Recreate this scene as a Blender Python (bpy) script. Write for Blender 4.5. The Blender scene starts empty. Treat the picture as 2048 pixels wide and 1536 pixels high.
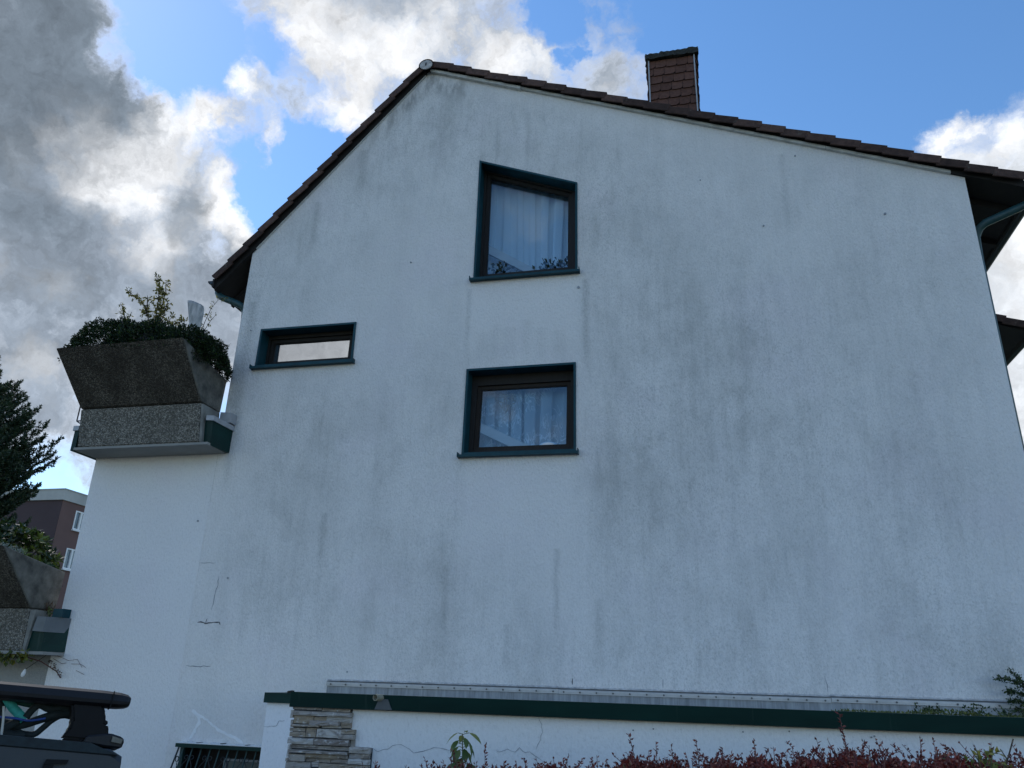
import bpy, bmesh, math, random
import numpy as np
from mathutils import Vector, Matrix, Euler

S = bpy.context.scene
COL = S.collection
rnd = random.Random(11)
nrng = np.random.default_rng(11)
R = math.radians

# ------------------------------------------------------------------ camera
cd = bpy.data.cameras.new('camera')
cam = bpy.data.objects.new('camera', cd)
COL.objects.link(cam)
cd.sensor_width = 36.0
cd.lens = 27.411
cd.clip_start = 0.05
cd.clip_end = 2000
_r, _u, _f = Vector((0.973449, 0.226988, 0.02954)), Vector((0.055153, -0.357835, 0.932155)), Vector((-0.222159, 0.905776, 0.360853))
cam.matrix_world = Matrix(((_r.x, _u.x, -_f.x, 0), (_r.y, _u.y, -_f.y, 0), (_r.z, _u.z, -_f.z, 1.6), (0, 0, 0, 1)))
S.camera = cam

# ------------------------------------------------------------------ exposure
S.view_settings.view_transform = 'Standard'
S.view_settings.look = 'None'
S.view_settings.exposure = 0.57
S.view_settings.gamma = 1.0
S.view_settings.use_curve_mapping = False
S.render.engine = 'CYCLES'
S.cycles.use_denoising = True
S.cycles.max_bounces = 8
S.cycles.transparent_max_bounces = 12

# ------------------------------------------------------------------ sun (hidden behind the thick cloud, upper left, beyond the house)
SUN = Vector((-0.60, 0.36, 0.715)).normalized()
sl = bpy.data.lights.new('sun', 'SUN')
sl.energy = 1.0
sl.angle = R(12)
sl.color = (1.0, 0.95, 0.88)
so = bpy.data.objects.new('sun', sl)
so.rotation_euler = SUN.to_track_quat('Z', 'Y').to_euler()
COL.objects.link(so)

# ------------------------------------------------------------------ node helpers
class G:
    def __init__(s, nt):
        s.nt = nt
    def n(s, t, ins=None, **props):
        nd = s.nt.nodes.new(t)
        for k, v in props.items():
            setattr(nd, k, v)
        for k, v in (ins or {}).items():
            sock = nd.inputs[k]
            if isinstance(v, bpy.types.NodeSocket):
                s.nt.links.new(v, sock)
            else:
                sock.default_value = v
        return nd
    def m(s, op, a, b=0.0, c=0.0, clamp=False):
        nd = s.n('ShaderNodeMath', {0: a, 1: b, 2: c}, operation=op)
        nd.use_clamp = clamp
        return nd.outputs[0]
    def vm(s, op, a, b=(0, 0, 0), scale=None):
        ins = {0: a, 1: b}
        nd = s.n('ShaderNodeVectorMath', ins, operation=op)
        if scale is not None:
            if isinstance(scale, bpy.types.NodeSocket):
                s.nt.links.new(scale, nd.inputs['Scale'])
            else:
                nd.inputs['Scale'].default_value = scale
        return nd.outputs['Value'] if op in ('LENGTH', 'DISTANCE', 'DOT_PRODUCT') else nd.outputs[0]
    def ss(s, v, a, b, lo=0.0, hi=1.0):
        nd = s.n('ShaderNodeMapRange', {'Value': v, 'From Min': a, 'From Max': b, 'To Min': lo, 'To Max': hi}, interpolation_type='SMOOTHSTEP')
        return nd.outputs[0]
    def lin(s, v, a, b, lo=0.0, hi=1.0):
        return s.n('ShaderNodeMapRange', {'Value': v, 'From Min': a, 'From Max': b, 'To Min': lo, 'To Max': hi}).outputs[0]
    def noise(s, vec, scale, detail=4.0, rough=0.5, col=False, dist=0.0, lac=2.0):
        nd = s.n('ShaderNodeTexNoise', {'Vector': vec, 'Scale': scale, 'Detail': detail, 'Roughness': rough, 'Distortion': dist, 'Lacunarity': lac})
        return nd.outputs['Color'] if col else nd.outputs[0]
    def mix(s, f, a, b, mode='MIX'):
        nd = s.n('ShaderNodeMix', None, data_type='RGBA', blend_type=mode)
        for i, v in ((0, f), (6, a), (7, b)):
            if isinstance(v, bpy.types.NodeSocket):
                s.nt.links.new(v, nd.inputs[i])
            else:
                nd.inputs[i].default_value = v if i == 0 else (v if len(v) == 4 else (*v, 1))
        return nd.outputs[2]
    def scale(s, vec, v3):
        return s.n('ShaderNodeMapping', {'Vector': vec, 'Scale': v3}).outputs[0]

# ------------------------------------------------------------------ sky: blue daylight with broken cloud, thick and grey in front of the sun
W = bpy.data.worlds.new('World')
S.world = W
W.use_nodes = True
W.node_tree.nodes.clear()
g = G(W.node_tree)
SKY_STRENGTH = 0.14
d0 = g.n('ShaderNodeTexCoord').outputs['Generated']
d0 = g.vm('NORMALIZE', d0)
sky = g.n('ShaderNodeTexSky', sky_type='NISHITA', sun_disc=False, sun_elevation=math.asin(SUN.z), sun_rotation=math.atan2(SUN.x, SUN.y),
          air_density=1.0, dust_density=0.1, ozone_density=1.6)
w1 = g.noise(d0, 5.0, 3.0, 0.5, col=True)
w2 = g.noise(d0, 17.0, 6.0, 0.62, col=True)
wv = g.vm('ADD', g.vm('SCALE', g.vm('SUBTRACT', w1, (.5, .5, .5)), scale=0.04), g.vm('SCALE', g.vm('SUBTRACT', w2, (.5, .5, .5)), scale=0.085))
d = g.vm('ADD', d0, wv)
COV = [(-0.63, 0.507, 0.588, 0.129, 1.0), (-0.593, 0.562, 0.577, 0.078, 1.0), (-0.678, 0.573, 0.46, 0.091, 0.9), (-0.62, 0.569, 0.54, 0.057, 0.9), (-0.554, 0.594, 0.583, 0.043, 0.8), (-0.597, 0.61, 0.521, 0.081, 0.9), (-0.522, 0.607, 0.599, 0.046, 0.8), (-0.569, 0.646, 0.508, 0.078, 0.9), (-0.528, 0.668, 0.525, 0.051, 0.8), (-0.504, 0.696, 0.512, 0.032, 0.7), (-0.536, 0.691, 0.485, 0.046, 0.6), (-0.459, 0.655, 0.6, 0.025, 0.62), (-0.463, 0.677, 0.572, 0.021, 0.5), (-0.489, 0.58, 0.651, 0.018, 0.45), (-0.477, 0.606, 0.637, 0.022, 0.5), (-0.461, 0.621, 0.634, 0.027, 0.6), (-0.424, 0.646, 0.635, 0.034, 0.5), (-0.434, 0.58, 0.69, 0.032, 0.4), (-0.381, 0.606, 0.699, 0.071, 0.85), (-0.319, 0.633, 0.706, 0.095, 0.95), (-0.359, 0.665, 0.655, 0.046, 0.7), (-0.376, 0.682, 0.627, 0.029, 0.55), (-0.271, 0.652, 0.708, 0.062, 0.8), (-0.218, 0.652, 0.727, 0.05, 0.7), (-0.197, 0.692, 0.694, 0.052, 0.8), (-0.152, 0.71, 0.688, 0.052, 0.75), (-0.092, 0.702, 0.706, 0.025, 0.6), (-0.056, 0.7, 0.712, 0.044, 0.55), (-0.084, 0.73, 0.678, 0.052, 0.75), (-0.032, 0.744, 0.667, 0.046, 0.65), (-0.053, 0.719, 0.693, 0.034, 0.6), (0.29, 0.773, 0.564, 0.027, 0.7), (0.283, 0.788, 0.547, 0.025, 0.6), (0.342, 0.767, 0.542, 0.033, 0.75), (0.313, 0.785, 0.534, 0.034, 0.65), (0.353, 0.817, 0.456, 0.113, 0.95), (0.347, 0.873, 0.342, 0.105, 0.95), (-0.682, 0.637, 0.36, 0.138, 0.95), (-0.593, 0.686, 0.422, 0.114, 0.95), (-0.702, 0.657, 0.275, 0.093, 0.9), (-0.552, 0.728, 0.407, 0.094, 0.8), (-0.636, 0.633, 0.442, 0.136, 0.95), (-0.416, 0.695, 0.586, 0.017, 0.4), (-0.505, 0.719, 0.478, 0.035, 0.5), (-0.683, 0.694, 0.228, 0.089, 0.7), (-0.457, -0.805, 0.377, 0.12, 0.85)]
GAP = [(-0.532, 0.554, 0.641, 0.062, 1.4), (-0.689, 0.698, 0.196, 0.057, 0.5), (-0.542, 0.529, 0.653, 0.03, 0.8), (-0.514, 0.587, 0.626, 0.026, 0.6), (-0.432, 0.604, 0.67, 0.027, 0.5), (-0.426, 0.688, 0.588, 0.044, 1.0), (-0.465, 0.702, 0.54, 0.047, 1.2), (-0.491, 0.656, 0.574, 0.028, 0.6), (-0.42, 0.708, 0.567, 0.047, 0.5), (-0.383, 0.706, 0.596, 0.029, 0.3), (0.14, 0.738, 0.66, 0.158, 1.3), (0.061, 0.704, 0.707, 0.107, 0.9), (0.19, 0.713, 0.675, 0.15, 1.0), (0.284, 0.706, 0.649, 0.094, 0.8), (-0.135, 0.679, 0.722, 0.028, 0.6), (-0.121, 0.705, 0.699, 0.014, 0.6), (-0.223, 0.701, 0.677, 0.014, 0.3), (-0.653, 0.733, 0.192, 0.086, 0.3)]
THICK = [(-0.631, 0.499, 0.594, 0.134, 1.0), (-0.59, 0.556, 0.585, 0.062, 0.9), (-0.565, 0.582, 0.585, 0.023, 0.7), (-0.675, 0.534, 0.508, 0.054, 0.9), (-0.678, 0.573, 0.46, 0.06, 0.75), (-0.654, 0.606, 0.453, 0.052, 0.6), (-0.556, 0.654, 0.512, 0.033, 0.7), (-0.569, 0.66, 0.49, 0.033, 0.55), (-0.428, 0.641, 0.638, 0.034, 0.4), (-0.35, 0.602, 0.718, 0.049, 0.15), (-0.67, 0.624, 0.402, 0.089, 0.55), (-0.603, 0.688, 0.404, 0.079, 0.42), (-0.698, 0.637, 0.326, 0.082, 0.42), (-0.548, 0.713, 0.438, 0.046, 0.3)]
LIT = [(-0.613, 0.563, 0.554, 0.041, 0.9), (-0.638, 0.553, 0.536, 0.025, 0.7), (-0.584, 0.601, 0.546, 0.053, 1.0), (-0.555, 0.595, 0.581, 0.032, 0.9), (-0.524, 0.611, 0.593, 0.043, 1.0), (-0.609, 0.602, 0.516, 0.048, 0.9), (-0.584, 0.629, 0.512, 0.043, 0.8), (-0.529, 0.671, 0.52, 0.045, 0.95), (-0.504, 0.696, 0.512, 0.029, 1.0), (-0.584, 0.657, 0.477, 0.044, 0.6), (-0.562, 0.54, 0.627, 0.014, 0.9), (-0.556, 0.566, 0.608, 0.014, 0.9), (-0.547, 0.583, 0.601, 0.015, 0.9), (-0.388, 0.611, 0.69, 0.06, 0.7), (-0.354, 0.648, 0.675, 0.068, 0.8), (-0.309, 0.66, 0.685, 0.063, 0.75), (-0.373, 0.672, 0.64, 0.04, 0.9), (-0.266, 0.654, 0.708, 0.045, 0.6), (-0.199, 0.7, 0.686, 0.052, 0.6), (-0.153, 0.714, 0.684, 0.046, 0.5), (-0.459, 0.657, 0.598, 0.028, 0.8), (-0.463, 0.677, 0.572, 0.023, 0.7), (-0.477, 0.606, 0.637, 0.032, 0.7), (0.288, 0.775, 0.563, 0.04, 0.6), (0.335, 0.76, 0.557, 0.038, 0.6), (0.345, 0.803, 0.486, 0.058, 0.45), (0.349, 0.852, 0.391, 0.072, 0.4), (-0.093, 0.713, 0.695, 0.028, 0.4), (-0.671, 0.545, 0.503, 0.019, 0.6), (-0.7, 0.644, 0.311, 0.046, 0.45), (-0.674, 0.624, 0.396, 0.031, 0.35), (-0.213, 0.657, 0.723, 0.045, 0.5)]
def blobs(L, k):
    acc = None
    for x, y, z, r, w in L:
        v = g.lin(g.vm('DISTANCE', d, (x, y, z)), r * k, r * 0.25, 0.0, w)
        acc = v if acc is None else g.m('MAXIMUM', acc, v)
    return acc
cov, gap, thick, litb = blobs(COV, 1.55), blobs(GAP, 1.4), blobs(THICK, 1.35), blobs(LIT, 1.45)
fine = g.noise(d, 13.0, 9.0, 0.62)
big = g.noise(g.vm('MULTIPLY', d0, (1, 1, 1.6)), 3.1, 5.0, 0.55)
F = g.m('ADD', g.m('SUBTRACT', cov, gap), g.m('MULTIPLY_ADD', fine, 1.5, -0.75))
F = g.m('ADD', F, g.m('MULTIPLY_ADD', big, 0.9, -0.30))
mask = g.ss(F, 0.08, 0.78)
# relief of the cloud, brighter on the flanks turned to the sun
f2 = g.noise(g.vm('ADD', d, tuple(SUN * 0.016)), 13.0, 9.0, 0.62)
relief = g.m('MULTIPLY', g.m('SUBTRACT', f2, fine), 1.5)
K = g.m('ADD', thick, g.m('MULTIPLY_ADD', fine, 0.7, -0.35))
K = g.ss(K, 0.0, 0.95, 0.0, 0.92)
# cloud seen against the sun is dimmer than cloud lit from the front; its thin flanks shine
sa = g.vm('DOT_PRODUCT', d0, tuple(SUN))
front = g.lin(sa, 0.75, -0.35)
thin = g.m('MULTIPLY', g.ss(F, 0.95, 0.30), 0.55)
shine = g.ss(g.m('ADD', litb, g.m('MULTIPLY_ADD', fine, 1.8, -0.9)), 0.05, 0.85)
shine = g.m('MAXIMUM', shine, thin)
K = g.m('MULTIPLY', K, g.ss(F, 0.25, 0.95))
lit = g.mix(shine, (0.255, 0.300, 0.365), (0.68, 0.69, 0.71))
lit = g.mix(front, lit, (0.95, 0.95, 0.94))
ccol = g.mix(K, lit, (0.115, 0.145, 0.180))
amp = g.m('ADD', relief, 1.0)
ccol = g.mix(1.0, ccol, g.n('ShaderNodeCombineColor', {0: amp, 1: amp, 2: amp}).outputs[0], 'MULTIPLY')
ccol = g.vm('SCALE', ccol, scale=1.0 / SKY_STRENGTH)
skyc = g.n('ShaderNodeHueSaturation', {'Color': sky.outputs[0], 'Saturation': 1.2, 'Value': 1.0}).outputs[0]
final = g.mix(mask, skyc, ccol)
# below the horizon the sky is not seen; keep what the sky texture gives
bg = g.n('ShaderNodeBackground', {'Color': final, 'Strength': SKY_STRENGTH})
out = g.n('ShaderNodeOutputWorld')
W.node_tree.links.new(bg.outputs[0], out.inputs[0])

# ------------------------------------------------------------------ materials
def newmat(name):
    m = bpy.data.materials.new(name)
    m.use_nodes = True
    m.node_tree.nodes.clear()
    g = G(m.node_tree)
    o = g.n('ShaderNodeOutputMaterial')
    g.out = lambda sh: m.node_tree.links.new(sh, o.inputs[0])
    return m, g

def plain(name, col, rough=0.6, var=0.25, scale=8.0, bump=0.0, bscale=60.0, metal=0.0, spec=0.5, objvar=0.0, col2=None, stretch=(1, 1, 1), detail=5.0):
    """colour varied by noise (wear, dirt), fine bump, optional variation from piece to piece"""
    m, g = newmat(name)
    pos = g.n('ShaderNodeNewGeometry').outputs['Position']
    p = g.scale(pos, stretch)
    f = g.noise(p, scale, detail, 0.6)
    f = g.lin(f, 0.3, 0.7)
    c2 = col2 or tuple(c * (1 - var) for c in col)
    c1 = col if col2 else tuple(min(1, c * (1 + var)) for c in col)
    c = g.mix(f, c1, c2)
    if objvar:
        r = g.n('ShaderNodeObjectInfo').outputs['Random']
        c = g.mix(1.0, c, g.n('ShaderNodeCombineColor', {0: g.lin(r, 0, 1, 1 - objvar, 1 + objvar), 1: g.lin(r, 0, 1, 1 - objvar, 1 + objvar), 2: g.lin(r, 0, 1, 1 - objvar, 1 + objvar)}).outputs[0], 'MULTIPLY')
    ins = {'Base Color': c, 'Roughness': rough, 'Metallic': metal, 'Specular IOR Level': spec}
    if bump:
        b = g.n('ShaderNodeBump', {'Height': g.noise(p, bscale, 4.0, 0.6), 'Strength': bump, 'Distance': 0.02})
        ins['Normal'] = b.outputs[0]
    g.out(g.n('ShaderNodeBsdfPrincipled', ins).outputs[0])
    return m

def leafmat(name, stops, rough=0.45, trans=0.25):
    m, g = newmat(name)
    t = g.n('ShaderNodeAttribute', None, attribute_name='tint').outputs['Fac']
    r = g.n('ShaderNodeValToRGB', {'Fac': t})
    cr = r.color_ramp
    while len(cr.elements) < len(stops):
        cr.elements.new(0.5)
    for e, (p, c) in zip(cr.elements, stops):
        e.position = p
        e.color = (*c, 1)
    pr = g.n('ShaderNodeBsdfPrincipled', {'Base Color': r.outputs[0], 'Roughness': rough, 'Specular IOR Level': 0.35})
    tr = g.n('ShaderNodeBsdfTranslucent', {'Color': r.outputs[0]})
    g.out(g.n('ShaderNodeMixShader', {0: trans, 1: pr.outputs[0], 2: tr.outputs[0]}).outputs[0])
    return m

def plaster(name, base, dirty, relief=1.0):
    """roughcast white paint; rain streaks, algae and soot stains keep their own shapes on the wall"""
    m, g = newmat(name)
    pos = g.n('ShaderNodeNewGeometry').outputs['Position']
    sep = g.n('ShaderNodeSeparateXYZ', {0: pos})
    X, Z = sep.outputs[0], sep.outputs[2]
    base_n = g.noise(pos, 0.55, 4.0, 0.55)
    c = g.mix(g.lin(base_n, 0.35, 0.65), base, tuple(v * 0.95 for v in base))
    lil = g.noise(g.vm('ADD', pos, (7, 3, 2)), 0.8, 3.0, 0.5)
    c = g.mix(g.ss(lil, 0.5, 0.68, 0, 0.35), c, (base[0] * 0.95, base[1] * 0.915, base[2] * 0.97))
    fine = g.noise(g.scale(pos, (1.0, 1.0, 0.6)), 40.0, 4.0, 0.7)
    c = g.mix(g.ss(fine, 0.50, 0.74, 0, 0.30), c, tuple(v * 0.52 for v in base))
    c = g.mix(g.ss(fine, 0.46, 0.30, 0, 0.32), c, tuple(min(0.92, v * 1.15) for v in base))
    if dirty:
        streak = g.noise(g.scale(pos, (3.2, 1.0, 0.34)), 1.0, 8.0, 0.66)
        streak2 = g.noise(g.scale(pos, (12.0, 1.0, 1.6)), 1.0, 6.0, 0.68)
        patch = g.noise(g.scale(pos, (0.55, 1.0, 0.38)), 1.0, 4.0, 0.55)
        mott = g.noise(g.scale(pos, (1, 1, .7)), 4.0, 9.0, 0.75)
        def band(v, a, b, c_, d_):
            return g.m('MULTIPLY', g.ss(v, a, b), g.ss(v, d_, c_))
        # distance below the two roof slopes
        dl = g.m('SUBTRACT', g.m('MULTIPLY_ADD', X, 1.1155, 15.37), Z)
        dr = g.m('SUBTRACT', g.m('MULTIPLY_ADD', X, -0.410, 9.45), Z)
        under = g.m('MINIMUM', dl, dr)
        # where the gable is dirtiest: the right half and the belt over the lower roof
        right = g.m('MULTIPLY', band(X, -1.9, 0.0, 2.4, 3.9), band(Z, 1.6, 2.6, 6.0, 9.5))
        mid = g.m('MULTIPLY', band(X, -6.6, -5.2, -3.0, -0.8), band(Z, 1.7, 2.4, 4.4, 6.8))
        top = g.m('MULTIPLY', g.ss(under, 0.1, 0.5), g.ss(under, 3.4, 0.9))
        top = g.m('MULTIPLY', top, g.ss(X, 2.0, -4.0))
        low = g.m('MULTIPLY', band(X, -4.4, -3.6, 4, 5), band(Z, 1.5, 1.6, 1.8, 2.5))
        clean = g.m('MULTIPLY', band(X, -3.3, -2.8, -1.6, -1.25), band(Z, 5.7, 6.2, 6.8, 7.1))
        clean2 = g.m('MULTIPLY', band(X, -3.05, -2.85, -1.6, -1.4), band(Z, 2.4, 3.6, 4.2, 4.5))
        wgt = g.m('ADD', g.m('MULTIPLY', right, 0.50), g.m('MULTIPLY', mid, 0.42))
        wgt = g.m('ADD', wgt, g.m('MULTIPLY', top, 0.65))
        wgt = g.m('ADD', wgt, g.m('MULTIPLY', low, 0.5))
        beside = g.m('MULTIPLY', band(X, -1.45, -1.15, -0.6, 0.3), band(Z, 2.0, 4.0, 8.0, 9.4))
        edge_ = g.m('MULTIPLY', g.ss(X, -6.0, -6.6), band(Z, 4.4, 5.0, 7.2, 8.0))
        wgt = g.m('ADD', wgt, g.m('MULTIPLY', beside, 0.35))
        wgt = g.m('ADD', wgt, g.m('MULTIPLY', edge_, 0.5))
        wgt = g.m('ADD', wgt, 0.24)
        wgt = g.m('MULTIPLY', wgt, g.m('SUBTRACT', 1.0, g.m('MULTIPLY', g.m('MAXIMUM', clean, clean2), 0.75)))
        wgt = g.m('MULTIPLY', wgt, g.lin(patch, 0.3, 0.65, 0.65, 1.25))
        smoke = g.ss(g.noise(g.scale(pos, (0.75, 1.0, 0.6)), 1.5, 7.0, 0.62), 0.42, 0.66)
        s1 = g.ss(streak, 0.40, 0.74)
        s2 = g.ss(streak2, 0.48, 0.75)
        mo = g.ss(mott, 0.42, 0.72)
        dirt = g.m('ADD', g.m('MULTIPLY', s1, 0.22), g.m('MULTIPLY', s2, 0.17))
        dirt = g.m('ADD', dirt, g.m('MULTIPLY', smoke, 0.22))
        dirt = g.m('ADD', dirt, g.m('MULTIPLY', mo, 0.20))
        dirt = g.m('MULTIPLY', dirt, wgt, clamp=True)
        c = g.mix(dirt, c, (0.20, 0.215, 0.205))
        # speckled grime sits in the pits of the roughcast
        pit = g.noise(g.scale(pos, (1, 1, 0.6)), 75.0, 3.0, 0.7)
        c = g.mix(g.m('MULTIPLY', g.ss(pit, 0.46, 0.68), g.m('MULTIPLY', wgt, 0.38), clamp=True), c, (0.25, 0.265, 0.26))
        # black mould under the ridge
        mould = g.m('MULTIPLY', band(under, 0.02, 0.16, 0.28, 0.62), g.m('MULTIPLY', g.ss(X, -5.2, -4.3), g.ss(X, -2.6, -3.6)))
        mould = g.m('MULTIPLY', mould, g.ss(g.noise(g.scale(pos, (4.0, 1, 1.3)), 1.6, 6.0, 0.65), 0.38, 0.66))
        c = g.mix(g.m('MULTIPLY', mould, 0.50), c, (0.07, 0.075, 0.075))
        # damp streaks that run down from the sills' ends and from single spots
        for (x0, z0, wd, ln, a) in ((-1.33, 6.9, 0.05, 1.6, .5), (-3.0, 6.9, 0.04, 1.2, .35), (-2.4,  6.25, 0.144, .6, .2), (-2.15,  6.35, 0.080, .7, .2), (-1.95,  6.2, 0.096, .6, .2), (-2.75,  6.2, 0.112, .5, .2), (-1.7,  6.15, 0.096, .5, .2), (-2.6,  6.3, 0.064, .6, .2), (-4.85, 3.7, .05, .9, .45), (-3.1, 3.0, .05, .9, .4), (-4.9, 9.6, .08, 1.1, .45), (-5.6, 8.7, .06, 1.0, .4), (-6.45, 7.0, .10, 2.6, .5), (-6.42, 5.2, .07, 1.4, .35), (-2.2, 9.9, .05, 1.2, .35), (-1.7, 3.2, .04, 1.2, .4), (-1.2, 2.6, .06, .9, .35), (-2.3, 2.3, .05, .7, .4), (0.6, 5.2, .08, 1.4, .3), (1.4, 8.6, .05, 1.5, .3)):
            wx = g.m('ADD', X, g.m('MULTIPLY_ADD', g.noise(g.scale(pos, (0, 0, 3.0)), 1.0, 2.0), 0.10, -0.05))
            a_ = g.ss(g.m('ABSOLUTE', g.m('SUBTRACT', wx, x0)), wd * 1.6, 0.0)
            b_ = band(Z, z0 - ln, z0 - ln * 0.55, z0 - 0.03, z0)
            st = g.m('MULTIPLY', g.m('MULTIPLY', a_, b_), g.lin(fine, 0.35, 0.65, 0.4, 1.0))
            c = g.mix(g.m('MULTIPLY', st, a * .75), c, (0.20, 0.215, 0.21))
    h = g.m('ADD', g.noise(g.scale(pos, (1.0, 1.0, 0.6)), 55.0, 3.0, 0.6), g.m('MULTIPLY', g.noise(g.scale(pos, (1, 1, .5)), 22.0, 2.0, 0.5), 0.35))
    b = g.n('ShaderNodeBump', {'Height': h, 'Strength': 0.9, 'Distance': 0.017 * relief})
    g.out(g.n('ShaderNodeBsdfPrincipled', {'Base Color': c, 'Roughness': 0.92, 'Specular IOR Level': 0.15, 'Normal': b.outputs[0]}).outputs[0])
    return m

def aggregate(name, base, dark, amount):
    """washed concrete with pebbles showing"""
    m, g = newmat(name)
    pos = g.n('ShaderNodeNewGeometry').outputs['Position']
    v = g.n('ShaderNodeTexVoronoi', {'Vector': pos, 'Scale': 55.0, 'Randomness': 1.0})
    cell = g.n('ShaderNodeSeparateColor', {0: v.outputs['Color']}).outputs[0]
    c = g.mix(g.lin(cell, 0, 1), tuple(x * 0.38 for x in base), tuple(x * 1.9 for x in base))
    c = g.mix(g.ss(v.outputs['Distance'], 0.35, 0.7, 0, .75), c, tuple(x * 0.28 for x in base))
    c = g.mix(g.ss(g.noise(pos, 9.0, 3.0), .62, .72, 0, .7), c, tuple(x * 0.2 for x in base))
    st = g.noise(g.scale(pos, (2.0, 2.0, 0.8)), 1.6, 6.0, 0.6)
    c = g.mix(g.lin(st, 0.3, 0.7, max(0, amount - .25), min(1, amount + .25)), c, dark)
    b = g.n('ShaderNodeBump', {'Height': v.outputs['Distance'], 'Strength': 0.9, 'Distance': 0.012}, invert=True)
    g.out(g.n('ShaderNodeBsdfPrincipled', {'Base Color': c, 'Roughness': 0.9, 'Specular IOR Level': 0.2, 'Normal': b.outputs[0]}).outputs[0])
    return m

def glassmat(name, refl, tint=(0.9, 0.94, 0.97), rough=0.0):
    m, g = newmat(name)
    pos = g.n('ShaderNodeNewGeometry').outputs['Position']
    b = g.n('ShaderNodeBump', {'Height': g.noise(pos, 1.6, 2.0), 'Strength': 0.05, 'Distance': 0.05})
    tr = g.n('ShaderNodeBsdfTransparent', {'Color': (*tint, 1)})
    gl = g.n('ShaderNodeBsdfGlossy', {'Color': (0.95, 0.97, 1.0, 1), 'Roughness': rough, 'Normal': b.outputs[0]})
    g.out(g.n('ShaderNodeMixShader', {0: refl, 1: tr.outputs[0], 2: gl.outputs[0]}).outputs[0])
    return m

def curtainmat(name, lace):
    m, g = newmat(name)
    pos = g.n('ShaderNodeNewGeometry').outputs['Position']
    c = (0.92, 0.925, 0.93, 1)
    if lace:
        n1 = g.noise(g.scale(pos, (2.2, 0.3, 1.0)), 3.2, 3.0, 0.5, dist=2.2)
        vine = g.ss(g.m('ABSOLUTE', g.m('SUBTRACT', n1, 0.5)), 0.035, 0.012)
        n2 = g.n('ShaderNodeTexVoronoi', {'Vector': g.vm('ADD', pos, g.vm('SCALE', g.noise(pos, 6.0, 2.0, col=True), scale=.12)), 'Scale': 9.0}).outputs['Distance']
        flow = g.ss(n2, 0.26, 0.17)
        k = g.m('MULTIPLY', g.m('MAXIMUM', vine, flow), g.ss(g.noise(pos, 2.6, 2.0), .38, .55))
        c = g.mix(k, (0.50, 0.54, 0.57), (0.86, 0.87, 0.88))
    df = g.n('ShaderNodeBsdfDiffuse', {'Color': c})
    tl = g.n('ShaderNodeBsdfTranslucent', {'Color': c})
    cloth = g.n('ShaderNodeMixShader', {0: 0.2, 1: df.outputs[0], 2: tl.outputs[0]})
    thread = g.n('ShaderNodeBsdfTransparent')
    g.out(g.n('ShaderNodeMixShader', {0: 0.22, 1: cloth.outputs[0], 2: thread.outputs[0]}).outputs[0])
    return m

M = {}
M['wall'] = plaster('gable_plaster', (0.80, 0.785, 0.77), True)
M['ext'] = plaster('terrace_plaster', (0.78, 0.77, 0.765), False, 0.7)
M['gwall'] = plaster('garage_plaster', (0.84, 0.845, 0.85), False, 0.45)
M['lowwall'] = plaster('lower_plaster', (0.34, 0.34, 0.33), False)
M['tile'] = plain('roof_tile', (0.078, 0.046, 0.037), 0.85, 0.35, 14, 0.4, 120, objvar=0.42, spec=0.25)
def lichen(m, amt, col):
    g = G(m.node_tree)
    pr = next(n for n in m.node_tree.nodes if n.type == 'BSDF_PRINCIPLED')
    src = pr.inputs['Base Color'].links[0].from_socket
    pos = g.n('ShaderNodeNewGeometry').outputs['Position']
    f = g.m('MULTIPLY', g.ss(g.noise(pos, 9.0, 7.0, .7), .56, .70), amt)
    m.node_tree.links.new(g.mix(f, src, col), pr.inputs['Base Color'])
lichen(M['tile'], .55, (.15, .14, .12))
M['soffit'] = plain('dark_timber', (0.009, 0.007, 0.006), 0.8, 0.3, 10)
M['lath'] = plain('weathered_white_board', (0.50, 0.50, 0.47), 0.8, 0.2, 9)
M['ridge'] = plain('ridge_disc_grey', (0.46, 0.44, 0.42), 0.85, 0.35, 18, 0.3)
M['shingle'] = plain('chimney_shingle', (0.115, 0.058, 0.044), 0.85, 0.2, 22, 0.3, 150, objvar=0.18, spec=0.2)
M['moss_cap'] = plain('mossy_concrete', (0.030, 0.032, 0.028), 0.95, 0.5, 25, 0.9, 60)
M['trim'] = plain('zinc_trim', (0.38, 0.39, 0.40), 0.5, 0.15, 8, metal=0.4)
M['teal'] = plain('teal_metal', (0.004, 0.046, 0.062), 0.5, 0.25, 6, 0.05, 30, spec=0.25)
M['teal_pipe'] = plain('teal_pipe', (0.009, 0.050, 0.056), 0.5, 0.25, 6)
M['gutter'] = plain('dark_gutter', (0.014, 0.022, 0.024), 0.5, 0.3, 6)
M['green'] = plain('dark_green_sheet', (0.002, 0.028, 0.024), 0.5, 0.25, 3.0, 0.06, 8, spec=0.15)
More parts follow.
